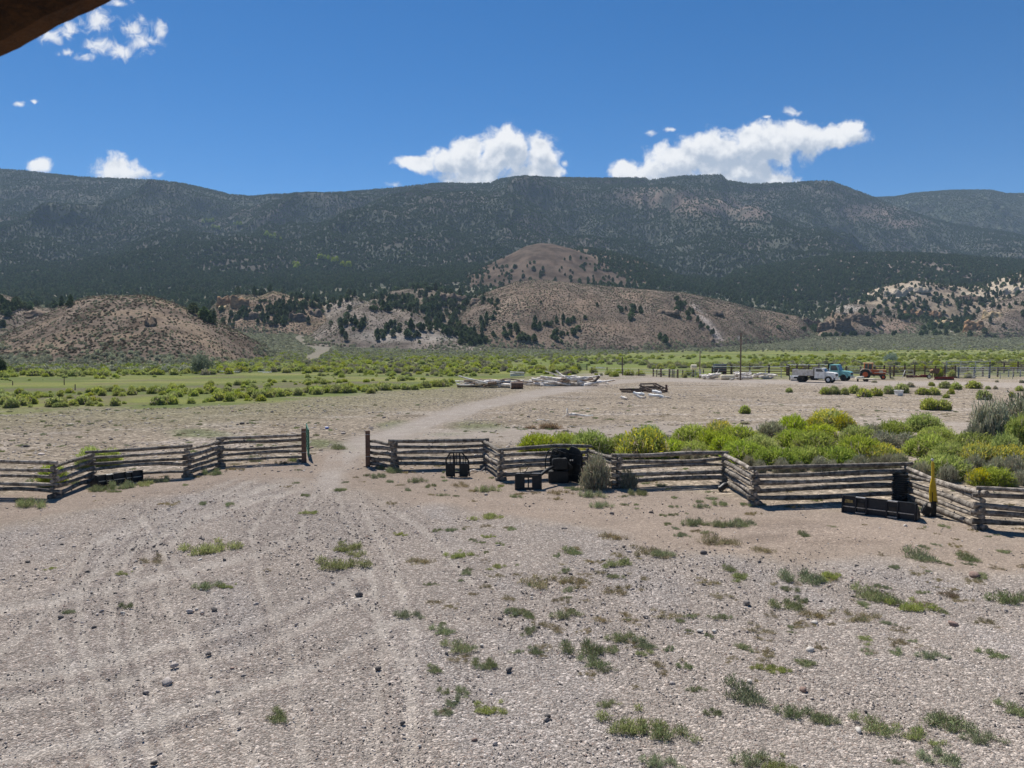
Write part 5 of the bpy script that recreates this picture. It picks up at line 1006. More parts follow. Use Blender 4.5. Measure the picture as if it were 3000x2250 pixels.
def logtube(p0, p1, r0, r1, wob=.035, n=9, sides=8, knots=4, mb=None):
    mb = mb or MB(); p0, p1 = Vector(p0), Vector(p1); L = (p1 - p0).length; m = n if L > 1 else 4; a = [random.gauss(0, wob) for _ in range(4)]
    pts = []; rad = []
    for i in range(m + 1):
        t_ = i / m; q = p0.lerp(p1, t_); q.z += a[0] * math.sin(t_ * 3.1) + a[1] * math.sin(t_ * 7) * .5; q.y += a[2] * math.sin(t_ * 4); q.x += a[3] * math.sin(t_ * 5) * .5
        pts.append(q); rad.append((r0 + (r1 - r0) * t_) * random.uniform(.9, 1.1))
    mb.tube(pts, rad, sides, True, .10)
    for _ in range(knots):
        t_ = random.uniform(.08, .92); q = pts[int(t_ * m)]; a_ = random.uniform(0, 6.28); dr = Vector((0, math.cos(a_), math.sin(a_))) ; r_ = r0 + (r1 - r0) * t_
        d_ = (p1 - p0).normalized(); dr = (dr - d_ * dr.dot(d_)).normalized(); mb.tube([q, q + dr * (r_ * 1.45)], [r_ * .42, r_ * .2], 5)
    return mb
def fence(corners, label, rr=.07, end_post=(False, False)):
    """zigzag log fence: five rails to a panel, interlocked at the corners"""
    e = empty('log_fence', (corners[0][0], corners[0][1], 0), 0, label=label, cat='fence', group=None); o3 = Vector(e.location)
    for i in range(len(corners) - 1):
        a = Vector((*corners[i], 0)); b = Vector((*corners[i + 1], 0)); d = (b - a).normalized(); off = .13 if i % 2 else 0
        for k in range(5):
            z = .13 + .255 * k + off; r0, r1 = rr * random.uniform(.85, 1.25), rr * random.uniform(.75, 1.1)
            if random.random() < .5: r0, r1 = r1, r0
            if k == 0: r0 *= 1.15; r1 *= 1.15
            ea = 0.03 if (i == 0 and end_post[0]) else random.uniform(.12, .3); eb = .03 if (i == len(corners) - 2 and end_post[1]) else random.uniform(.12, .3)
            logtube(a - d * ea + Vector((0, 0, z + random.gauss(0, .012))) - o3, b + d * eb + Vector((0, 0, z + random.gauss(0, .012))) - o3, r0, r1).build('rail', M_wood, e)
        if off:
            for c_ in (a, b): logtube(c_ + Vector((-.22, -.05, .05)) - o3, c_ + Vector((.22, .05, .05)) - o3, .09, .09, 0, 3, 8, 0).build('footing_block', M_wood, e)
    return e
LC = [(-23.4, 28.6), (-20.0, 28.0), G(160, 1460), G(271, 1415), G(549, 1398), G(646, 1366), G(884, 1353)]
RC = [G(1081, 1366), G(1154, 1376), G(1420, 1371), G(1468, 1408), G(1724, 1396), G(1809, 1430), G(2120, 1418), G(2212, 1480), G(2651, 1462), G(2872, 1552), (17.6, 21.8), (17.4, 17.2)]
fence(LC, 'zigzag log rail fence left of the gateway', .072, (False, True)); fence(RC, 'zigzag log rail fence right of the gateway, with machinery leaning along it', .082, (True, False))
def post(x, y, w_, h, label, lean=0):
    X, Y = G(x, y); e = empty('gate_post', (X, Y, 0), .2, label=label, cat='post')
    MB().box((0, 0, h / 2 - .1), (w_, w_, h + .2), (0, lean, 0)).build('post_body', M_rust, e, .008); MB().tube([(-w_ * .55, -w_ * .52, h * .9), (w_ * .55, -w_ * .52, h * .9)], .012, 6).tube([(-w_ * .55, -w_ * .52, h * .3), (w_ * .55, -w_ * .52, h * .3)], .012, 6).build('wire_wrap', M_steel, e); return e
post(891, 1355, .21, 1.62, 'rust-brown square post at the left side of the gateway'); post(1078, 1368, .21, 1.66, 'dark brown square post at the right side of the gateway')
def gate():
    a = Vector((*G(905, 1349), 0)); b = a + Vector((-1.15, 3.1, 0)); b = Vector((*G(899, 1325), 0)); e = empty('field_gate', a, 0, label='green steel pipe gate standing open, seen almost end-on beside the left gate post', cat='gate'); d = b - a
    m = MB()
    for z in (.25, 1.45): m.tube([(0, 0, z), d + Vector((0, 0, z))], .03, 7)
    for q in (Vector((0, 0, 0)), d): m.tube([q + Vector((0, 0, .2)), q + Vector((0, 0, 1.5))], .035, 7)
    m.build('gate_frame', M_green, e)
    for z in (.5, .75, 1.0, 1.22): MB().tube([(0, 0, z), d + Vector((0, 0, z))], .02, 6).build('gate_bar', M_green, e)
    for t_ in (.33, .66): MB().tube([d * t_ + Vector((0, 0, .25)), d * t_ + Vector((0, 0, 1.45))], .022, 6).build('gate_brace', M_green, e)
gate()
# ---- pallet fork frame
def fork_frame():
    X, Y = G(1342, 1396); e = empty('pallet_fork_frame', (X, Y, 0), -.12, label='black steel pallet fork frame with barred top propped up before the log fence', cat='implement'); s = .0146
    P = lambda x, y: ((x - 1342) * s, (1396 - y) * s)
    fr = [P(1308, 1392), P(1307, 1347), P(1320, 1326), P(1353, 1326), P(1372, 1348), P(1375, 1394)]; m = MB()
    for a, b in zip(fr[:-1], fr[1:]): m.tube([(a[0], 0, a[1]), (b[0], 0, b[1])], .034, 6)
    m.build('outer_frame', M_black, e)
    for x in (1319, 1329, 1337, 1347, 1357, 1364):
        a, b = P(x, 1358), P(x, 1327 if 1319 < x < 1354 else 1336); MB().box(((a[0] + b[0]) / 2, 0, (a[1] + b[1]) / 2), (.03 if x not in (1329, 1347) else .05, .03, b[1] - a[1])).build('guard_bar', M_black, e)
    m = MB()
    for y, h in ((1336, .03), (1345, .03)): m.box((0, .01, P(0, y)[1]), (.80, .03, h))
    m.build('guard_grid', M_black, e)
    for y, h in ((1360, .09), (1384, .07)): MB().box((0, -.02, P(0, y)[1]), (.94, .06, h)).build('cross_beam', M_blue, e)
    for x in (1319, 1361): MB().box((P(x, 0)[0], -.07, .30), (.33, .05, .52)).box((P(x, 0)[0], -.10, .04), (.30, .12, .06)).build('mounting_plate', M_black, e, .01)
    for x in (1332, 1349): MB().box((P(x, 0)[0], -.06, .42), (.06, .06, .84)).build('fork_hanger', M_black, e)
    MB().tube([(-.3, .05, .02), (-.3, -.02, .4)], .05, 6).build('stand', M_black, e)
fork_frame()
# ---- brush mower stood on edge
def mower():
    X, Y = G(1628, 1412); e = empty('brush_mower', (X, Y, 0), 0, label='black brush mower stood on edge against the log fence, its mounting plate in front', cat='implement'); s = .0138
    P = lambda x, y: ((x - 1628) * s, (1412 - y) * s)
    m = MB(); poly = [P(1622, 1410), P(1619, 1345), P(1627, 1322), P(1640, 1316), P(1662, 1322), P(1668, 1330), P(1668, 1411)]
    m.prism(poly, .02, .22); m.build('deck', M_black, e, .01)
    m = MB(); m.wheel((.27, .1, .85), .52, .10, 28, 'y'); m.build('deck_ring', M_black, e)
    # tapering guard plate turned towards the camera
    g = MB().prism([(0, .02), (.9, -.02), (.9, 1.22), (.62, 1.40), (.28, 1.46), (0, 1.18)], -.02, .02); o = g.build('guard_plate', M_black, e, .005); o.location = (.50, .18, 0); o.rotation_euler = (0, -.03, R(-52))
    for z in (.3, .75, 1.12):
        o = MB().box((.45, -.04, z), (.86, .05, .04)).build('plate_rib', M_black, e); o.location = (.50, .18, 0); o.rotation_euler = (0, -.03, R(-52))
    MB().prism([(-.14, .58), (-.16, .92), (-.10, 1.0), (.40, 1.02), (.46, .95), (.45, .58)], -.42, .0).build('motor_cover', M_black, e, .02)
    m = MB().tube([P(1599, 1368) + (0,), P(1599, 1368) + (0,)], .01, 4) if False else MB()
    q = [P(1597, 1370), P(1597, 1345), P(1603, 1322), P(1618, 1311), P(1636, 1318), P(1655, 1326)]
    MB().tube([(a[0], -.2, a[1]) for a in q], .028, 7).build('handle_bar', M_black, e)
    MB().tube([(P(1603, 0)[0], -.2, P(0, 1322)[1]), (0, -.05, 1.16)], .022, 6).build('handle_brace', M_black, e)
    MB().wheel((.02, -.05, 1.20), .20, .06, 20, 'y', .12).build('pulley', M_hose, e)
    for k in range(4):
        MB().tube([(.42 + .03 * k, -.3, .95 - .05 * k), (.55 + .03 * k, -.42, .7), (.5 + .04 * k, -.35, .35), (.3, -.2, .15 + .05 * k)], .018, 6).build('hydraulic_hose', M_hose, e)
    MB().box((.57, -.3, .93), (.05, .04, .05)).box((.65, -.3, .93), (.05, .04, .05)).build('hose_coupling', M_steel, e)
    MB().box((.1, -.1, .25), (.8, .5, .5)).build('gearbox', M_black, e, .03)
    # mounting plate in front
    fx, fy = G(1548, 1436); dx, dy = fx - X, fy - Y; c = Vector((dx, dy, 0)); rzz = R(3)
    def R2(v): v = Vector(v); v.rotate(Matrix.Rotation(rzz, 3, 'Z')); return v + c
    m = MB()
    for (cx_, cz, w_, h_) in [(-.31, .30, .34, .54), (.31, .30, .34, .54), (0, .52, .30, .10), (0, .07, .30, .08), (0, .30, .05, .40)]: m.box((cx_, 0, cz), (w_, .04, h_))
    m.box((0, .05, .60), (1.02, .14, .05)).box((0, .08, .03), (1.02, .2, .04)).box((-.5, .06, .31), (.03, .2, .58)).box((.5, .06, .31), (.03, .2, .58))
    o = m.build('mounting_plate', M_black, e, .006); o.location = c; o.rotation_euler = (-.10, 0, rzz)
    o = MB().box((-.30, -.0, .64), (.3, .08, .02)).box((.30, .0, .64), (.32, .08, .02)).build('worn_top_edge', M_steel, e); o.location = c; o.rotation_euler = (-.10, 0, rzz)
    for k in (0, 1):
        a = R2((.42, .15 + .1 * k, .5)); b = Vector((P(1612, 0)[0] + .25, -.15, .72)); m = MB(); n_ = (b - a)
        m.tube([a, a + n_ * .5 + Vector((0, 0, .05)), b], [.05, .07, .05], 5); m.build('arm', M_black, e)
    MB().tube([R2((-.3, .1, .6)), R2((-.32, .1, .9)), R2((-.1, .1, 1.02)), R2((.02, .1, .9)), R2((-.1, .1, .7)), R2((-.45, .1, .6))], .018, 6).build('hydraulic_hose', M_hose, e)
mower()
# ---- loader buckets
def bucket(a, b, label, sticker, h=.55):
    a, b = Vector((*a, 0)), Vector((*b, 0)); d = b - a; L = d.length; c = (a + b) / 2; e = empty('loader_bucket', c, math.atan2(d.y, d.x), label=label, cat='bucket')
    m = MB().box((0, .02, h / 2), (L, .03, h)).prism([(0.0, 0.0), (.62, 0.02), (.62, .05), (.03, .05), (.05, h)], -L / 2, L / 2, 'x'); m.build('shell', M_blue, e)
    for s_ in (-1, 1): MB().prism([(0, 0), (.62, 0), (.55, h * .35), (.05, h)], s_ * L / 2 - .015, s_ * L / 2 + .015, 'x').build('side_plate', M_blue, e)
    MB().box((0, .02, h + .01), (L, .09, .03)).build('top_lip', M_black, e)
    for x in (-.5, -.31, -.16, .12, .27, .5): MB().box((x * L * .97, -.05, h / 2), (.035, .10, h)).build('rib', M_blue, e)
    for x in (-.235, .195): MB().box((x * L, -.045, h + .012), (.13 * L, .10, .03)).build('mounting_pad', M_steel, e); MB().box((x * L, -.06, .06), (.13 * L, .1, .03)).build('hook_plate', M_steel, e); MB().box((x * L, -.012, .25), (.10 * L, .03, .26)).build('pocket', M_hose, e)
    MB().box((0, -.03, .22), (L * .96, .03, .025)).build('wear_strip', M_steel, e)
    if sticker: MB().prism([(-L * .46, .34), (-L * .345, .35), (-L * .35, .44), (-L * .45, .45)], -.006, -.003).build('worn_decal', mat('worn_yellow_decal', (0.40, 0.30, 0.10), (0.10, 0.08, 0.05), .6, 9), e)
    return e
bucket(G(2466, 1500), G(2684, 1528), 'black loader bucket with a worn yellow decal lying before the right log fence', True)
bucket(G(283, 1428), G(418, 1410), 'plain black loader bucket behind weeds against the left log fence', False, .44)
# ---- corrugated drain pipe
X, Y = G(2640, 1466); m = MB(); e = empty('drain_pipe', (X, Y + .1, 0), 0, label='black corrugated plastic pipe standing upright in the fence corner behind the bucket', cat='pipe')
pr_ = []; nz = 12; hh = .92
for k in range(nz * 4 + 1): z = k / (nz * 4) * hh; pr_.append((.265 + .028 * math.cos(k * math.pi / 2), z))
vs = []; ns = 24
for (r_, z) in pr_:
    for k in range(ns): vs.append((r_ * math.cos(6.2832 * k / ns), r_ * math.sin(6.2832 * k / ns), z))
m.add(vs, [(i * ns + k, i * ns + (k + 1) % ns, (i + 1) * ns + (k + 1) % ns, (i + 1) * ns + k) for i in range(len(pr_) - 1) for k in range(ns)], True); m.build('pipe_wall', M_hose, e)
MB().wheel((0, 0, hh + .01), .27, .04, 24, 'z', .22).build('pipe_rim', M_hose, e); MB().tube([(.27, .1, .1), (.40, .12, .5), (.36, .1, .85)], .03, 6).build('pipe_tail', M_hose, e)
# ---- trencher boom
X, Y = G(2736, 1513); e = empty('trencher_boom', (X, Y, 0), 0, label='upright yellow trencher boom with a toothed edge standing against the right log fence', cat='implement'); s = .0108; BZ = .22
pl = [((x - 2736) * s, (1492 - y) * s + BZ) for x, y in [(2722, 1468), (2720, 1440), (2722, 1415), (2726, 1395), (2725, 1350), (2728, 1344), (2732, 1352), (2733, 1395), (2738, 1420), (2743, 1468)]]
MB().prism(pl, -.03, .03).build('boom', M_yel, e, .006)
m = MB()
for k in range(13): t_ = k / 12; m.box(((2735 + 9 * t_ - 2736) * s, 0, (1492 - (1395 + 72 * t_)) * s + BZ), (.045, .05, .03), (0, .5, 0))
m.build('digging_chain', M_yel, e)
MB().tube([(-.08, -.035, .45), (-.09, -.035, .80)], .012, 5).build('slot_mark', M_black, e); MB().wheel((-.10, 0, 1.85), .045, .05, 14, 'y').build('tip_roller', M_steel, e)
MB().box((-.02, 0, .24), (.13, .13, .52)).box((0, .05, .02), (.5, .35, .05)).box((-.25, .02, .2), (.22, .2, .28), (0, .3, 0)).build('drive_housing', M_black, e, .01)
for k in range(3): MB().tube([(-.25, 0, .3), (-.38 + .06 * k, -.1, .42 + .04 * k), (-.42, -.05, .1)], .016, 6).build('hydraulic_hose', M_hose, e)
# ---- small litter
X, Y = G(1742, 1407); m = MB()
for k in range(5): m.tube([(random.uniform(-.2, .2), random.uniform(-.1, .1), .02), (random.uniform(-.2, .2), random.uniform(-.1, .1), .09), (random.uniform(-.3, .3), random.uniform(-.1, .1), .02)], [.03, .045, .02], 6)
o = m.build('rope_tangle', mat('orange_rope', (0.6, 0.12, 0.05), (0.5, 0.1, 0.05), .8)); o.location = (X, Y, 0); tag(o, 'orange-red rope lying under the fence beside the mower', 'rope')
X, Y = G(957, 1256); o = MB().tube([(-.1, 0, .06), (.1, 0, .06)], .07, 10).tube([(.1, 0, .06), (.16, 0, .06)], [.05, .02], 8).build('bottle', mat('blue_plastic', (0.03, 0.12, 0.45), (0.03, 0.10, 0.4), .4)); o.location = (X, Y, 0); tag(o, 'small blue plastic bottle lying in the field beyond the gateway', 'bottle')
X, Y = G(2122, 1440); o = logtube((-.2, 0, .08), (.12, .1, .26), .13, .10, .02, 4, 8, 2).build('stump', M_hose); o.location = (X, Y, 0); tag(o, 'dark stump leaning at the foot of a fence corner left of the long front panel', 'stump')
# ---- logs
def log(p0, p1, r0, r1, label, group, m_=None, wob=.12, root=False, name='log'):
    p0, p1 = Vector(p0), Vector(p1); c = (p0 + p1) / 2; c.z = 0; mb = logtube(p0 - c, p1 - c, r0, r1, wob, 7, 8, 3)
    if root:
        for k in range(7): a_ = random.uniform(0, 6.28); mb.tube([p0 - c, p0 - c + Vector((random.uniform(-.4, .1), math.cos(a_) * .4, math.sin(a_) * .35 + .15))], [.08, .02], 5)
    o = mb.build(name, m_ or M_palew); o.location = c; tag(o, label, 'log', group); return o
def heap(x0, x1, y, n, hmax, lab, grp, brown=0.2, ln=(2.5, 5.5), dep=2.2):
    X0, Y0 = G(x0, y); X1, _ = G(x1, y); cx_ = (X0 + X1) / 2; hw = (X1 - X0) / 2
    for k in range(n):
        l = random.uniform(*ln) / 2; x = random.uniform(X0 + l * .8, X1 - l * .8); a_ = random.gauss(0, .35); q = 1 - abs((x - cx_) / hw) ** 1.6; z = random.uniform(0, 1) ** 1.1 * hmax * max(.15, q) + .12; dz = random.gauss(0, .10) * l; r_ = random.uniform(.12, .26)
        y_ = Y0 + random.uniform(0, dep); dx, dy = math.cos(a_) * l, math.sin(a_) * l
        br = random.random() < brown
        log((x - dx, y_ - dy, max(r_, z - dz)), (x + dx, y_ + dy, max(r_, z + dz)), r_, r_ * random.uniform(.5, .9), ('brown log' if br else 'pale bleached log') + ' ' + lab, ('brown' if br else 'pale') + ' logs ' + grp, M_browng if br else M_palew)
heap(1336, 1540, 1136, 24, .85, 'in the left one of the two log heaps', 'in the left heap', .3)
heap(1545, 1790, 1131, 40, 1.15, 'in the right, larger log heap beside the track', 'in the right heap', .08)
def at(x, y, Y_): return P3(x, y, Y_)
log(at(1343, 1101, 97.5), at(1428, 1123, 97), .10, .16, 'long pale branch sticking up over the left log heap', None)
log(at(1596, 1087, 100), at(1652, 1104, 100), .05, .12, 'thin pale branch poking up left over the right log heap', None); log(at(1629, 1085, 101), at(1655, 1106, 100), .10, .14, 'short bent pale branch standing on top of the right log heap', None)
log(at(1728, 1120, 99.5), at(1756, 1102, 99.5), .14, .19, 'dark log tilted up at the right end of the right log heap', None, M_pole); log(at(1712, 1128, 99.3), at(1802, 1113, 99.3), .22, .10, 'long curved pale log at the right end of the right log heap', None)
log(at(1640, 1094, 102), at(1675, 1087, 102), .05, .1, 'dark thin branch at the back of the right log heap', None, M_pole)
log(at(1662, 1216, 52.5), at(1738, 1218.5, 52.8), .13, .05, 'single fallen log with torn roots lying alone in the field', None, M_palew, .03, True)
log((*G(1570, 1234), .06), (*G(1613, 1234), .05), .045, .035, 'thin pale pole lying alone in the field left of the fallen log', None)
log((*G(1370, 1390), .06), (*G(1422, 1378), .12), .04, .03, 'thin bleached stick lying behind the pallet fork frame', None)
for (x, y, w_, h_, lb, r_) in [(1872, 1160, 30, 12, 'thick white log piece, upper of the left pair beside the timber frame', .2), (1878, 1167, 22, 6, 'white log piece, lower of the left pair beside the timber frame', .13), (1925, 1156, 24, 8, 'stout white log piece on top of the right group below the timber frame', .2),
                               (1922, 1166, 40, 6, 'long white log piece at the front of the right group below the timber frame', .17), (1948, 1167, 34, 4, 'crooked thin white branch at the right end below the timber frame', .07), (1828, 1171, 16, 4, 'short dirty white log end left of the white log pieces', .14)]:
    X, Y = G(x, y); l = w_ / F * Y / 2; log((X - l, Y + .3, r_ + .12), (X + l, Y - .3, r_), r_, r_ * .8, lb, None, M_white if r_ > .15 else M_palew, .05)
for (x, y, w_, lb) in [(672, 1094, 56, 'long white board lying in the meadow right of the silvery tree'), (776, 1095, 40, 'white boards lying farther right in the meadow'), (768, 1089, 14, 'short white board propped behind the white boards in the meadow'), (1750, 1081, 46, 'fallen white boards beside the far field gate')]:
    X, Y = G(x, y); l = w_ / F * Y / 2; e = MB().box((0, 0, .35), (l * 2, .3, .12), (0, .03, .1)).box((l * .2, .5, .18), (l * 1.3, .3, .1), (0, -.04, -.1)).build('board', M_white); e.location = (X, Y, 0); tag(e, lb, 'board')
X, Y = G(1514, 1139); e = empty('steel_drum', (X, Y, 0), .15, label='rusty brown drum lying on its side at the right end of the left log heap', cat='drum')
MB().tube([(-.75, 0, .42), (.75, 0, .42)], .42, 20).build('drum_body', M_rust, e); MB().tube([(-.78, 0, .42), (-.74, 0, .42)], .40, 20).build('drum_end', M_dirtyw, e); MB().tube([(-.3, 0, .42), (-.24, 0, .42)], .44, 20).tube([(.24, 0, .42), (.3, 0, .42)], .44, 20).build('drum_hoop', M_rust, e)
X, Y = G(1515, 1106); o = MB().box((0, 0, .5), (2.3, .8, .5), (0, -.05, .1)).tube([(-1.2, -.5, .9), (1.2, -.5, .8)], .12, 8).build('culvert', M_dirtyw); o.location = (X, Y, 0); tag(o, 'pale concrete headgate block in the ditch behind the left log heap', 'culvert')
# dark timber frame
X, Y = G(1905, 1150); e = empty('timber_frame', (X, Y, 0), 0, label='collapsed dark timber frame with an upright stub, lying in the yard', cat='wood pile'); s = Y / F
T_ = lambda x, y, dz=0: Vector(((x - 1905) * s, 0, max(.05, (1150 - y) * s + dz)))
for k, (a, b, dy0, dy1) in enumerate([((1880, 1130), (1918, 1147), 1.5, -.5), ((1918, 1147), (1952, 1143), -.5, 0), ((1884, 1128), (1932, 1127), 2.2, 2.4), ((1932, 1127), (1957, 1141), 2.4, .2), ((1880, 1139), (1912, 1150), 1.4, -.4), ((1912, 1150), (1955, 1147), -.4, .1), ((1884, 1136), (1930, 1136), 2.0, 2.2), ((1817, 1141), (1880, 1141), .5, .8), ((1820, 1147), (1885, 1148), 0, .3), ((1850, 1145), (1900, 1143), .6, .6), ((1895, 1146), (1945, 1149), .3, -.6), ((1888, 1143), (1950, 1140), .9, 1.2), ((1882, 1147), (1948, 1146), 1.3, 1.0), ((1900, 1139), (1940, 1135), 1.6, .8), ((1884, 1133), (1905, 1149), 1.9, .1), ((1925, 1129), (1948, 1147), 2.2, .2), ((1820, 1144), (1884, 1144), 1.0, 1.2), ((1835, 1149), (1872, 1150), -.4, -.2)]):
    p, q = T_(*a), T_(*b); p.y = dy0; q.y = dy1; d = q - p; MB().box((p + q) / 2, (d.length, .12, .16), (0, -math.atan2(d.z, math.hypot(d.x, d.y)), math.atan2(d.y, d.x))).build('timber', M_pole, e)
MB().tube([T_(1953, 1149), T_(1952, 1127)], .13, 8).build('upright_stub', M_rust, e); MB().tube([T_(1888, 1132), T_(1884, 1124)], .03, 5).tube([T_(1920, 1128), T_(1923, 1121)], .03, 5).build('bent_rod', M_rust, e)
# white tub
X, Y = G(2633, 1159); e = empty('white_tub', (X, Y, 0), .1, label='white plastic tub standing in front of the row of green bushes', cat='tub'); s = Y / F
MB().box((0, 0, .28), (19 * s * .86, .55, .52), None, 1.14).build('tub_body', M_white, e, .03); MB().box((0, -.32, .56), (21 * s, .05, .05)).box((0, .32, .56), (21 * s, .05, .05)).box((-10 * s, 0, .56), (.05, .6, .05)).box((10 * s, 0, .56), (.05, .6, .05)).build('tub_rim', M_white, e, .01)
# ---- trucks
def wheelset(e, x, y, r, w_=.24, rimm=None, dual=False):
    o = MB().wheel((0, 0, 0), r, w_ * (2.1 if dual else 1), 24, 'y', r * .52).build('wheel', M_tyre, e); o.location = (x, y, r)
    s_ = -1 if y < 0 else 1; MB().wheel((0, s_ * w_ * (.5 if dual else .15), 0), r * .56, w_ * .5, 18, 'y').wheel((0, s_ * w_ * (.8 if dual else .42), 0), r * .2, .06, 10, 'y').build('rim', rimm or M_steel, o)
def truck_cab(e, M, hood_h=1.32, roof=2.15, xf=2.75, hx=1.35, cb=0.15, w_=.93, grille=M_black, round_=0):
    """cab and bonnet; x forward"""
    m = MB().prism([(cb, .62), (cb, roof - .04), (cb + .12, roof), (hx - .35, roof), (hx - .22, roof - .05), (hx + .12, hood_h + .12), (hx + .12, .62)], -w_, w_); m.build('cab', M, e, .03)
    m = MB().prism([(hx + .12, .75), (hx + .12, hood_h + .12), (xf - .25, hood_h + .02), (xf, hood_h - .12 - round_), (xf, .72), (hx + .9, .72)], -w_ * .82, w_ * .82); m.build('bonnet', M, e, .04)
    for s_ in (-1, 1):
        m = MB(); c = (hx + .62, .50); q = []
        for k in range(9): a = math.pi * k / 8; q.append((c[0] + .72 * math.cos(a), c[1] + .66 * math.sin(a)))
        for k in range(8, -1, -1): a = math.pi * k / 8; q.append((c[0] + .54 * math.cos(a), c[1] + .54 * math.sin(a)))
        m.prism(q, s_ * w_ * .74, s_ * w_ * 1.02); m.build('fender', M, e, .02)
        MB().prism([(cb + .22, hood_h + .14), (cb + .22, roof - .16), (hx - .34, roof - .16), (hx - .05, hood_h + .14)], s_ * w_ - .004, s_ * w_ + .006).build('side_window', M_glass, e)
        MB().prism([(cb + .12, .72), (cb + .12, hood_h + .08), (hx, hood_h + .08), (hx, .72)], s_ * (w_ + .002), s_ * (w_ + .012)).build('door', M, e)
        MB().box((xf + .01, s_ * w_ * .62, hood_h - .32), (.05, .20, .2)).build('headlight', M_steel, e)
        MB().tube([(hx - .05, s_ * w_, hood_h + .25), (hx + .1, s_ * (w_ + .28), hood_h + .5)], .015, 5).box((hx + .1, s_ * (w_ + .28), hood_h + .45), (.05, .16, .36)).build('mirror', M, e)
    a, b = Vector((hx - .20, 0, roof - .10)), Vector((hx + .115, 0, hood_h + .17)); d = b - a; n_ = Vector((-d.z, 0, d.x)).normalized() * -1
    MB().box((a + b) / 2 + Vector((.03, 0, .02)), (.02, w_ * 1.72, d.length * .92), (0, math.atan2(-d.x, -d.z) , 0)).build('windscreen', M_glass, e)
    MB().box((xf + .01, 0, hood_h - .33), (.04, w_ * .95, .34)).build('grille', grille, e)
    MB().box((xf + .12, 0, .58), (.14, w_ * 1.96, .24)).build('bumper', M if M is M_white else M_dirtyw, e, .02)
def dump_truck():
    X, Y = G(2390, 1121); Y = 111.5; X = (2390 - 1500) / F * Y; e = empty('dump_truck', (X, Y, 0), R(-40), label='old white dump truck with a grey tipper bed parked beside the teal truck', cat='truck')
    MB().box((-.2, 0, .62), (5.6, .8, .22)).box((-1.6, 0, .5), (1.0, .6, .3)).build('chassis', M_black, e)
    truck_cab(e, M_white, 1.45, 2.12, 2.95, 1.45, .12)
    for y in (-.86, .86): wheelset(e, 2.08, y, .47, .25, M_white); wheelset(e, -1.85, y * .92, .50, .25, M_black, True)
    m = MB().prism([(-2.95, .98), (-.02, .98), (-.02, 1.08), (-2.95, 1.08)], -1.08, 1.08)
    for s_ in (-1, 1): m.box((-1.48, s_ * 1.08, 1.42), (2.95, .05, .72)).box((-1.48, s_ * 1.10, 1.76), (2.98, .1, .07)).box((-1.48, s_ * 1.10, 1.1), (2.98, .1, .1))
    m.box((-.03, 0, 1.60), (.06, 2.16, 1.1)); m.build('dump_bed', M_dirtyw, e)
    for k in range(6):
        for s_ in (-1, 1): MB().box((-2.85 + k * .55, s_ * 1.12, 1.42), (.06, .06, .66)).build('bed_rib', M_dirtyw, e)
    MB().box((-2.97, 0, 1.45), (.05, 2.2, .85)).build('tailgate', M_dirtyw, e); MB().prism([(-.08, 2.1), (.9, 2.26), (.9, 2.31), (-.08, 2.2)], -1.0, 1.0).box((-.03, .98, 1.9), (.06, .06, .6)).box((-.03, -.98, 1.9), (.06, .06, .6)).build('cab_guard', M_dirtyw, e)
    MB().box((2.97, 0, 1.12), (.03, 1.1, .05)).build('grille_bar', M_steel, e); MB().prism([(.45, 1.05), (.45, 1.2), (.8, 1.2), (.8, 1.05)], -.950, -.944).build('door_marking', M_dirtyw, e)
dump_truck()
def flat_truck():
    Y = 117.5; fx_ = (2477 - 1500) / F * (Y - 1.3); a = R(-40); X = fx_ - 2.08 * math.cos(a); e = empty('flatbed_truck', (X, Y, 0), a, label='old teal truck parked behind the white dump truck', cat='truck')
    MB().box((-.6, 0, .66), (6.2, .8, .24)).build('chassis', M_black, e); truck_cab(e, M_teal, 1.42, 2.45, 3.0, 1.35, 0.0, .98, M_black, .05)
    for y in (-.9, .9): wheelset(e, 2.08, y, .48, .25, M_black); wheelset(e, -2.4, y * .92, .50, .25, M_black, True)
    MB().box((-2.1, 0, 1.0), (4.0, 2.3, .14)).build('flatbed', M_pole, e); MB().box((-.12, 0, 1.75), (.1, 2.2, 1.7)).box((-.12, 0, 2.6), (.14, 2.24, .1)).build('headboard', M_black, e)
    MB().prism([(.5, 1.0), (.42, 1.35), (.52, 1.35), (.66, 1.0)], -.996, -.990).build('door_marking', M_white, e)
flat_truck()
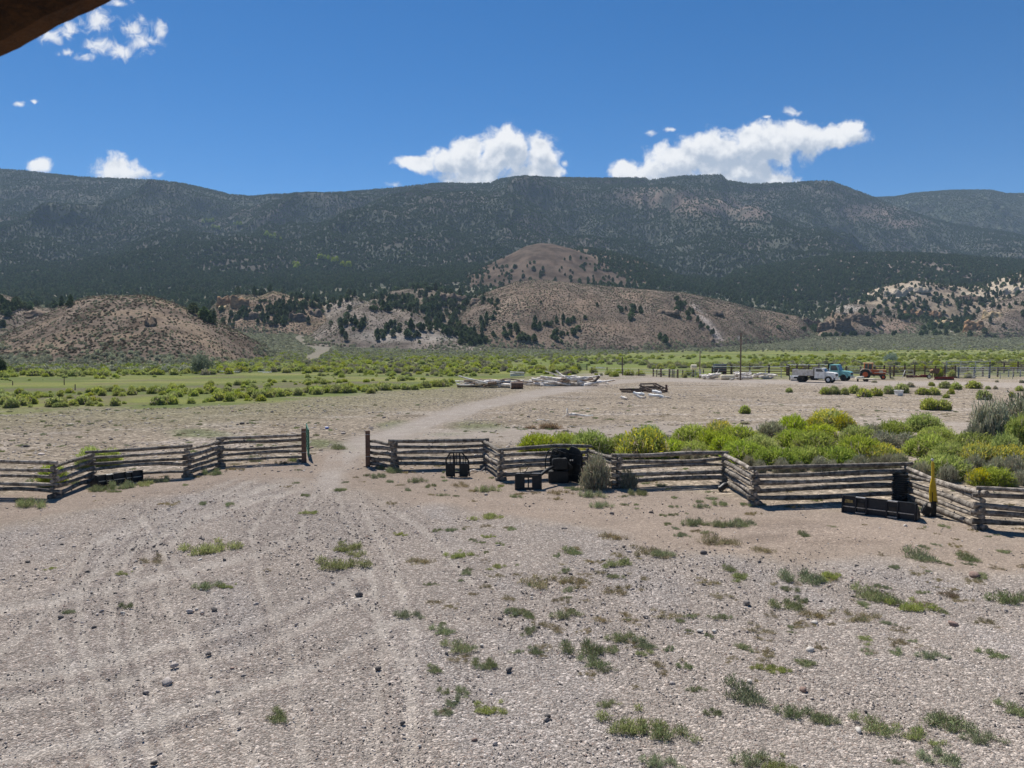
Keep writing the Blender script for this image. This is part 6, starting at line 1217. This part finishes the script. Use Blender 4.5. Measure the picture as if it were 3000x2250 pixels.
def tractor():
    Y = 121.0; X = (2556 - 1500) / F * Y; e = empty('farm_tractor', (X, Y, 0), R(-24), label='orange farm tractor with a cab parked right of the teal truck', cat='tractor')
    for y in (-.82, .82): wheelset(e, -1.0, y, .78, .42, M_orange); wheelset(e, 1.55, y * .85, .40, .24, M_orange)
    MB().box((.2, 0, .85), (2.9, .5, .5)).box((1.3, 0, .6), (.6, .9, .2)).build('chassis', M_rust, e); MB().prism([(.0, .95), (.0, 1.5), (1.9, 1.42), (1.98, 1.3), (1.98, .85), (.2, .85)], -.36, .36).build('bonnet', M_orange, e, .03)
    MB().prism([(.1, 1.5), (.1, 1.62), (1.95, 1.53), (1.95, 1.42)], -.38, .38).build('bonnet_top', M_peach, e, .02); MB().box((2.0, 0, 1.15), (.05, .6, .5)).build('grille', M_black, e); MB().box((1.25, -.38, 1.2), (.5, .03, .42)).build('side_panel', M_cream, e)
    MB().prism([(-1.25, 1.2), (-1.2, 1.6), (-1.2, 2.5), (-1.08, 2.5), (-1.08, 1.6), (0, 1.5), (0, 1.2)], -.62, .62).box((-.02, -.6, 1.95), (.09, .08, 1.1)).box((-.02, .6, 1.95), (.09, .08, 1.1)).box((-.6, -.6, 2.0), (.08, .07, 1.0)).box((-.6, .6, 2.0), (.08, .07, 1.0)).build('cab_frame', M_orange, e)
    MB().box((-.6, 0, 2.54), (1.5, 1.45, .12)).build('cab_roof', M_peach, e, .04); MB().box((-.02, 0, 1.95), (.03, 1.1, .9)).box((-.32, -.6, 2.0), (.5, .02, .85)).box((-.88, -.6, 2.05), (.42, .02, .8)).build('cab_glass', M_glass, e)
    for y in (-.82, .82): MB().prism([(-1.75, 1.3), (-1.5, 1.62), (-1.0, 1.7), (-.45, 1.62), (-.2, 1.3), (-.3, 1.28), (-.5, 1.52), (-1.0, 1.61), (-1.5, 1.52), (-1.65, 1.28)], y - .22, y + .22).build('mudguard', M_cream, e)
    MB().tube([(1.1, .15, 1.5), (1.1, .15, 2.1)], .04, 7).build('exhaust', M_black, e)
    for y in (-.55, .55): MB().tube([(.3, y, 1.1), (1.7, y, 1.15), (2.6, y, .6)], .06, 6).build('loader_arm', M_cream, e)
    MB().prism([(2.5, .2), (3.1, .2), (3.1, .28), (2.62, .35), (2.62, 1.05), (2.5, 1.05)], -.8, .8).build('loader_bucket', M_black, e)
tractor()
# snow plough blade, flat trailer and other implements
def simple(name, x, y, label, cat, parts, rz=0, Yo=None):
    X, Y = G(x, y)
    if Yo: X, Y = X / Y * Yo, Yo
    e = empty(name, (X, Y, 0), rz, label=label, cat=cat)
    for nm, mb, mt in parts: mb.build(nm, mt, e)
    return e
simple('snow_plough', 2334, 1114, 'white snow plough blade on the ground behind the dump truck bed', 'plough', [('blade', MB().prism([(0, .05), (-.15, .3), (-.1, .6), (.12, .85), (.16, .84), (-.04, .58), (-.08, .3), (.06, .05)], -1.0, .95, 'x'), M_white), ('blade_edge', MB().box((0, -.05, .12), (1.95, .08, .25)), M_dirtyw), ('frame', MB().box((.1, .5, .3), (.8, .9, .12)).box((-.8, .35, .45), (.1, .7, .7)), M_black)], .1, 116)
simple('flat_trailer', 2532, 1112, 'low cream-coloured flat trailer in front of the tractor wheel', 'trailer', [('deck', MB().box((0, 0, .42), (2.6, 1.5, .12), (0, .03, 0)), M_cream), ('axle', MB().box((.2, 0, .25), (.12, 1.4, .12)).box((-.9, 0, .2), (.2, .2, .4)), M_black), ('load', MB().box((-.6, .2, .62), (1.1, .5, .2), (0, -.1, .2)), M_dirtyw)] + [('wheel', MB().wheel((.2, s_ * .72, .22), .22, .14, 16, 'y'), M_tyre) for s_ in (-1, 1)], R(-12), 114)
simple('hay_rake', 2697, 1110, 'dark red implement with a spoked wheel in front of the corral', 'implement', [('frame', MB().box((0, 0, .35), (2.2, .3, .25)).box((.6, 0, .55), (.9, .4, .3)), M_redp), ('tine_bar', MB().tube([(-1.3, -.2, .3), (-.5, -.3, .7), (.2, -.2, .3)], .06, 6), M_rust), ('wheel', MB().wheel((1.2, -.3, .38), .38, .12, 18, 'y', .28), M_tyre), ('hub', MB().wheel((1.2, -.32, .38), .22, .1, 12, 'y'), M_dirtyw)])
simple('cultivator', 2662, 1108, 'grey skeletal implement standing against the corral left of the red one', 'implement', [('frame', MB().tube([(-1, 0, .1), (-.6, 0, 1.3), (.6, 0, 1.3), (1, 0, .1)], .06, 6).tube([(-.8, 0, .7), (.8, 0, .7)], .05, 6), M_galv), ('drum', MB().tube([(-.5, -.3, .3), (.7, -.3, .3)], .22, 10), M_rust)])
simple('feed_trough', 2766, 1113, 'long dark red steel trough on the ground before the corral bushes', 'trough', [('trough_body', MB().prism([(-.3, .1), (-.4, .5), (-.35, .5), (-.25, .15), (.25, .15), (.35, .5), (.4, .5), (.3, .1)], -1.35, 1.35, 'x'), M_redp), ('skid', MB().box((0, -.3, .06), (2.8, .1, .1)).box((0, .3, .06), (2.8, .1, .1)), M_black)])
simple('feed_trough', 2826, 1110, 'long black shallow trough right of the dark red one', 'trough', [('trough_body', MB().prism([(-1.6, .45), (-1.4, .12), (1.4, .12), (1.7, .45), (1.6, .45), (1.35, .2), (-1.35, .2), (-1.5, .45)], -.4, .4), M_black), ('lip', MB().box((0, -.41, .46), (3.3, .05, .05)), M_galv)])
simple('old_machine', 2738, 1106, 'rusty olive machine overgrown by bushes before the corral', 'implement', [('hopper', MB().box((0, 0, 1.1), (.9, .8, .8), (0, .1, .3), 1.3), M_rust), ('stand', MB().tube([(-.4, 0, 0), (-.3, 0, 1)], .07, 6).tube([(.4, 0, 0), (.3, 0, 1)], .07, 6), M_rust), ('wheel', MB().wheel((-.6, -.3, .5), .5, .12, 18, 'y', .42), M_rust), ('chute', MB().tube([(0, -.2, 1.4), (-.9, -.2, 1.1)], [.1, .16], 8), M_peach)])
simple('water_tank', 2034, 1105, 'beige round-topped tank raised on a spindly stand at the left end of the corral', 'tank', [('tank_body', MB().tube([(-.55, 0, 1.75), (.3, 0, 1.75)], .42, 14), M_cream), ('stand', MB().tube([(-.45, 0, 0), (-.35, 0, 1.4)], .05, 6).tube([(.25, 0, 0), (.15, 0, 1.4)], .05, 6).tube([(-.4, 0, .6), (.2, 0, .6)], .04, 6), M_galv)], 0, 127)
simple('old_pickup', 2107, 1100, 'dark blue-grey pickup cab standing behind the corral rails and pale logs', 'pickup', [('body', MB().box((0, 0, 1.0), (2.2, 1.6, 1.0)).box((.1, 0, 1.65), (2.0, 1.4, .5)), M_sky), ('window', MB().box((-.4, -.72, 1.65), (.75, .03, .36)).box((.55, -.72, 1.65), (.8, .03, .36)), M_glass), ('roof', MB().box((.1, 0, 1.93), (2.1, 1.5, .08)), M_sky), ('wheel', MB().wheel((-.7, -.8, .38), .38, .2, 16, 'y'), M_tyre), ('wheel', MB().wheel((.7, -.8, .38), .38, .2, 16, 'y'), M_tyre)], 0, 137)
simple('storage_tank', 2131, 1112, 'beige cylindrical tank lying among the pale logs by the power pole', 'tank', [('tank_body', MB().tube([(-1.0, 0, .42), (1.0, 0, .42)], .40, 18), M_cream), ('tank_end', MB().tube([(1.0, 0, .42), (1.1, 0, .42)], [.38, .2], 18).tube([(-1.0, 0, .42), (-1.1, 0, .42)], [.38, .2], 18), M_cream)], R(4), 119)
heap(2062, 2112, 1112, 7, .9, 'in the heap left of the beige tank', 'left of the beige tank', .0, (1.8, 3.4), 1.5); heap(2155, 2205, 1112, 8, .95, 'in the heap between the beige tank and the gap, by the pole', 'around the power pole', .0, (1.8, 3.2), 1.5); heap(2205, 2282, 1111, 9, .75, 'in the rightmost heap in front of the corral', 'in front of the corral', .0, (2, 3.6), 1.5)
log((*G(2138, 1114), .1), (*G(2200, 1110), .12), .10, .07, 'thin white pole lying in front of the beige tank and power pole', None)
log(at(2098, 1104, 121), at(2106, 1082, 121), .05, .04, 'thin white pole leaning up from the heap before the blue-grey pickup', None)
# poles
def pole(x, y0, y1, Y_, r, label, extra=None, mt=None):
    a, b = P3(x, y0, Y_), P3(x, y1, Y_); e = empty('utility_pole', (b.x, Y_, 0), 0, label=label, cat='pole'); MB().tube([(0, 0, -.3), (0, 0, a.z)], [r, r * .7], 10).build('shaft', mt or M_pole, e)
    if extra: extra(e, a.z)
pole(2169, 975, 1112, 118, .13, 'tallest dark wooden pole with a small white transformer near its top', lambda e, h: (MB().tube([(-.35, 0, h - 1.0), (-.35, 0, h - .45)], .13, 12).build('transformer', M_dirtyw, e), MB().box((-.18, 0, h - .7), (.3, .06, .06)).build('bracket', M_steel, e)))
pole(2050, 1028, 1104, 124, .10, 'short tan pole with a grey meter box next to the beige tank stand', lambda e, h: MB().box((.02, -.14, 1.0), (.3, .12, .9)).build('meter_box', M_galv, e), M_browng)
pole(1823, 1045, 1096, 141, .13, 'dark tapered pole standing alone beyond the right log heap', lambda e, h: MB().tube([(-.1, 0, h * .6), (.35, 0, .1)], .03, 5).build('guy_rod', M_galv, e))
# corral runs
def run(x0, y0, x1, y1, h, nr, sp, label, pm, rm_, r=.045, pr=.09, Yo=None, top=None, name='corral_fence', cat='fence', base=.3):
    a, b = Vector((*G(x0, y0), 0)), Vector((*G(x1, y1), 0))
    if Yo: a = Vector((a.x / a.y * Yo, Yo, 0)); b = Vector((b.x / b.y * Yo, Yo, 0))
    r *= 1.35; pr *= 1.25; e = empty(name, a, 0, label=label, cat=cat); d = b - a; L = d.length; n_ = max(1, round(L / sp)); fb = floorz(np.array([a.x]), np.array([a.y]))[0]; e.location.z = fb
    for k in range(n_ + 1):
        q = d * (k / n_) + Vector((random.uniform(-.1, .1), 0, 0)); hh_ = h * random.uniform(.98, 1.12); MB().tube([q + Vector((0, .05, -.3)), q + Vector((random.gauss(0, .03), .05, hh_))], pr * random.uniform(.8, 1.15), 7).build('fence_post', pm, e)
    for k in range(nr):
        z = base + (h * .96 - base) * k / max(1, nr - 1); MB().tube([Vector((0, -.06, z + random.gauss(0, .02))), d * .5 + Vector((0, -.06, z + random.gauss(0, .03))), d + Vector((0, -.06, z + random.gauss(0, .02)))], r, 6).build('fence_rail', (top if (top and k == nr - 1) else rm_), e)
run(1968, 1106, 2062, 1104, 1.25, 3, 2.0, 'low pipe fence at the left end of the corral beside the tan pole', M_pole, M_galv, .03, .08)
run(2085, 1100, 2310, 1101, 1.7, 4, 3.0, 'long board corral side behind the pale log heaps', M_pole, M_rust, .06, .13, top=M_dirtyw)
run(2150, 1107, 2288, 1107, 1.35, 3, 2.6, 'pipe panel corral side right behind the rightmost pale logs', M_galv, M_galv, .03, .06)
run(2305, 1100, 2460, 1100, 1.95, 6, 2.0, 'tall corral side with a white top rail behind the dump truck', M_pole, M_rust, .055, .15, top=M_white)
run(2480, 1100, 2650, 1101, 1.7, 5, 2.4, 'corral side with a pale top rail behind the tractor', M_pole, M_galv, .045, .12, top=M_dirtyw)
run(2560, 1103, 2800, 1104, 1.75, 6, 1.6, 'close-barred dark corral side right of the tractor', M_rust, M_rust, .045, .10)
run(2790, 1103, 3060, 1104, 1.6, 5, 2.3, 'pipe corral side at the right behind the troughs', M_pole, M_galv, .045, .11)
run(2772, 1092, 2900, 1092, 2.3, 4, 2.6, 'tall steel pen with a pale top pipe behind the corral at right', M_galv, M_galv, .05, .09, top=M_dirtyw)
run(2900, 1092, 3060, 1091, 2.0, 5, 3.0, 'dark pipe pen at the back right of the corral', M_pole, M_rust, .045, .12)
run(2810, 1107, 2898, 1108, 1.75, 6, 2.2, 'pale barred cattle panel between two blue-grey posts', M_sky, M_dirtyw, .035, .12)
run(2930, 1110, 2966, 1110, 1.0, 3, 2.2, 'small grey pipe rack on the bare yard at the right', M_galv, M_galv, .03, .05)
run(2955, 1104, 3060, 1104, 1.0, 3, 2.0, 'low white-topped pipe rack at the right edge of the corral', M_galv, M_galv, .04, .08, top=M_white)
run(1690, 1085, 1720, 1085, 1.3, 5, 3.0, 'green far field gate beyond the right log heap', M_pole, M_green, .04, .10, name='field_gate', cat='gate')
run(1735, 1096, 1975, 1106, 1.2, 3, 4.0, 'low wire field fence running from the lone pole to the corral', M_pole, M_galv, .012, .07)
run(1915, 1103, 1985, 1107, 1.3, 4, 2.4, 'short dark gate panel at the corner left of the corral', M_pole, M_galv, .03, .12)
for k, (x, y, h) in enumerate([(188, 1127, 1.0), (37, 1128, .6), (220, 1142, .7), (1692, 1085, 1.3), (2838, 1083, 1.6), (2980, 1080, 1.4)]):
    X, Y = G(x, y); o = MB().tube([(0, 0, -.2), (.02, 0, h)], [.07, .055], 7).build('fence_post', M_pole); o.location = (X, Y, fz(X, Y)); tag(o, ['thin dark stake alone in the left meadow', 'short stake in the meadow near the left edge', 'low stake in the left meadow nearer the bushes', 'single post at the far field gate', 'single dark post behind the tall steel pen', 'single dark post behind the back pen at right'][k], 'post')
# bushes growing through the corral
for (x, y, w_, h_, lb) in [(2753, 1104, 26, 30, 'yellow-green bush growing through the rusty olive machine'), (2790, 1106, 24, 26, 'green bush between the rusty machine and the corral rails'), (2835, 1106, 26, 20, 'green bush behind the black shallow trough'), (2062, 1108, 16, 16, 'small green bush left of the pale logs at the corral'), (2006, 1107, 18, 16, 'small green bush at the low pipe fence'),
                           (1740, 1093, 26, 22, 'rusty-coloured rounded bush beside the fallen white boards'), (1877, 1100, 34, 16, 'yellow-green bush in the field fence line right of the lone pole'), (1855, 1147, 10, 12, 'little yellow-green plant in front of the timber frame')]:
    X, Y = G(x, y); plant('rbfy' if 'yellow' in lb or 'rust' in lb else 'rbf', (X, Y, 0), (w_ / F * Y / 1.25, w_ / F * Y / 1.25, h_ / F * Y / .95), 1.0, lb, 'bush', None)
bd = blades(420, [(0, 0, .9, .35, .28), (-1.3, .1, .5, .25, .15)], .5, .03, [(0.26, 0.17, 0.11), (0.20, 0.13, 0.09), (0.33, 0.24, 0.16)], up=.1, shell=.2, jit=.8)
o = mesh_np('brush_pile', bd[0], bd[1], M_sage, cols=bd[2]); X, Y = G(1612, 1256); o.location = (X, Y, 0); tag(o, 'heap of dry brown twigs on the ground behind the green thicket', 'brush pile')
# ---- eave of the cabin the picture was taken from
a, b = P3(-420, 328, 1.5), P3(760, -264, 1.75); e = empty('roof_eave', a, 0, label='dark brown wooden roof edge in the upper left corner', cat='roof'); d = b - a; dn = d.normalized()
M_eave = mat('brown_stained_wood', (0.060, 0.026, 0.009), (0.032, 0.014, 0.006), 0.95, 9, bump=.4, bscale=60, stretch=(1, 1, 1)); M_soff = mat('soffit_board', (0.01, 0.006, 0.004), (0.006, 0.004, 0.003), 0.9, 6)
upn = Vector((0, -1, 0)).cross(dn).normalized(); upn = upn if upn.z > 0 else -upn
m = MB(); N_ = 60; vs = []
for i in range(N_ + 1):
    p = d * (i / N_); w1 = .0022 * math.sin(i * .55) + random.gauss(0, .0009)
    for (uo, yo) in ((w1, 0), (.10, 0), (.10, .05), (w1 + .002, .05)): vs.append(p + upn * uo + Vector((0, yo, 0)))
m.add(vs, [(i * 4 + k, i * 4 + (k + 1) % 4, (i + 1) * 4 + (k + 1) % 4, (i + 1) * 4 + k) for i in range(N_) for k in range(4)] + [(0, 1, 2, 3), (4 * N_ + 3, 4 * N_ + 2, 4 * N_ + 1, 4 * N_)]); m.build('fascia_board', M_eave, e)
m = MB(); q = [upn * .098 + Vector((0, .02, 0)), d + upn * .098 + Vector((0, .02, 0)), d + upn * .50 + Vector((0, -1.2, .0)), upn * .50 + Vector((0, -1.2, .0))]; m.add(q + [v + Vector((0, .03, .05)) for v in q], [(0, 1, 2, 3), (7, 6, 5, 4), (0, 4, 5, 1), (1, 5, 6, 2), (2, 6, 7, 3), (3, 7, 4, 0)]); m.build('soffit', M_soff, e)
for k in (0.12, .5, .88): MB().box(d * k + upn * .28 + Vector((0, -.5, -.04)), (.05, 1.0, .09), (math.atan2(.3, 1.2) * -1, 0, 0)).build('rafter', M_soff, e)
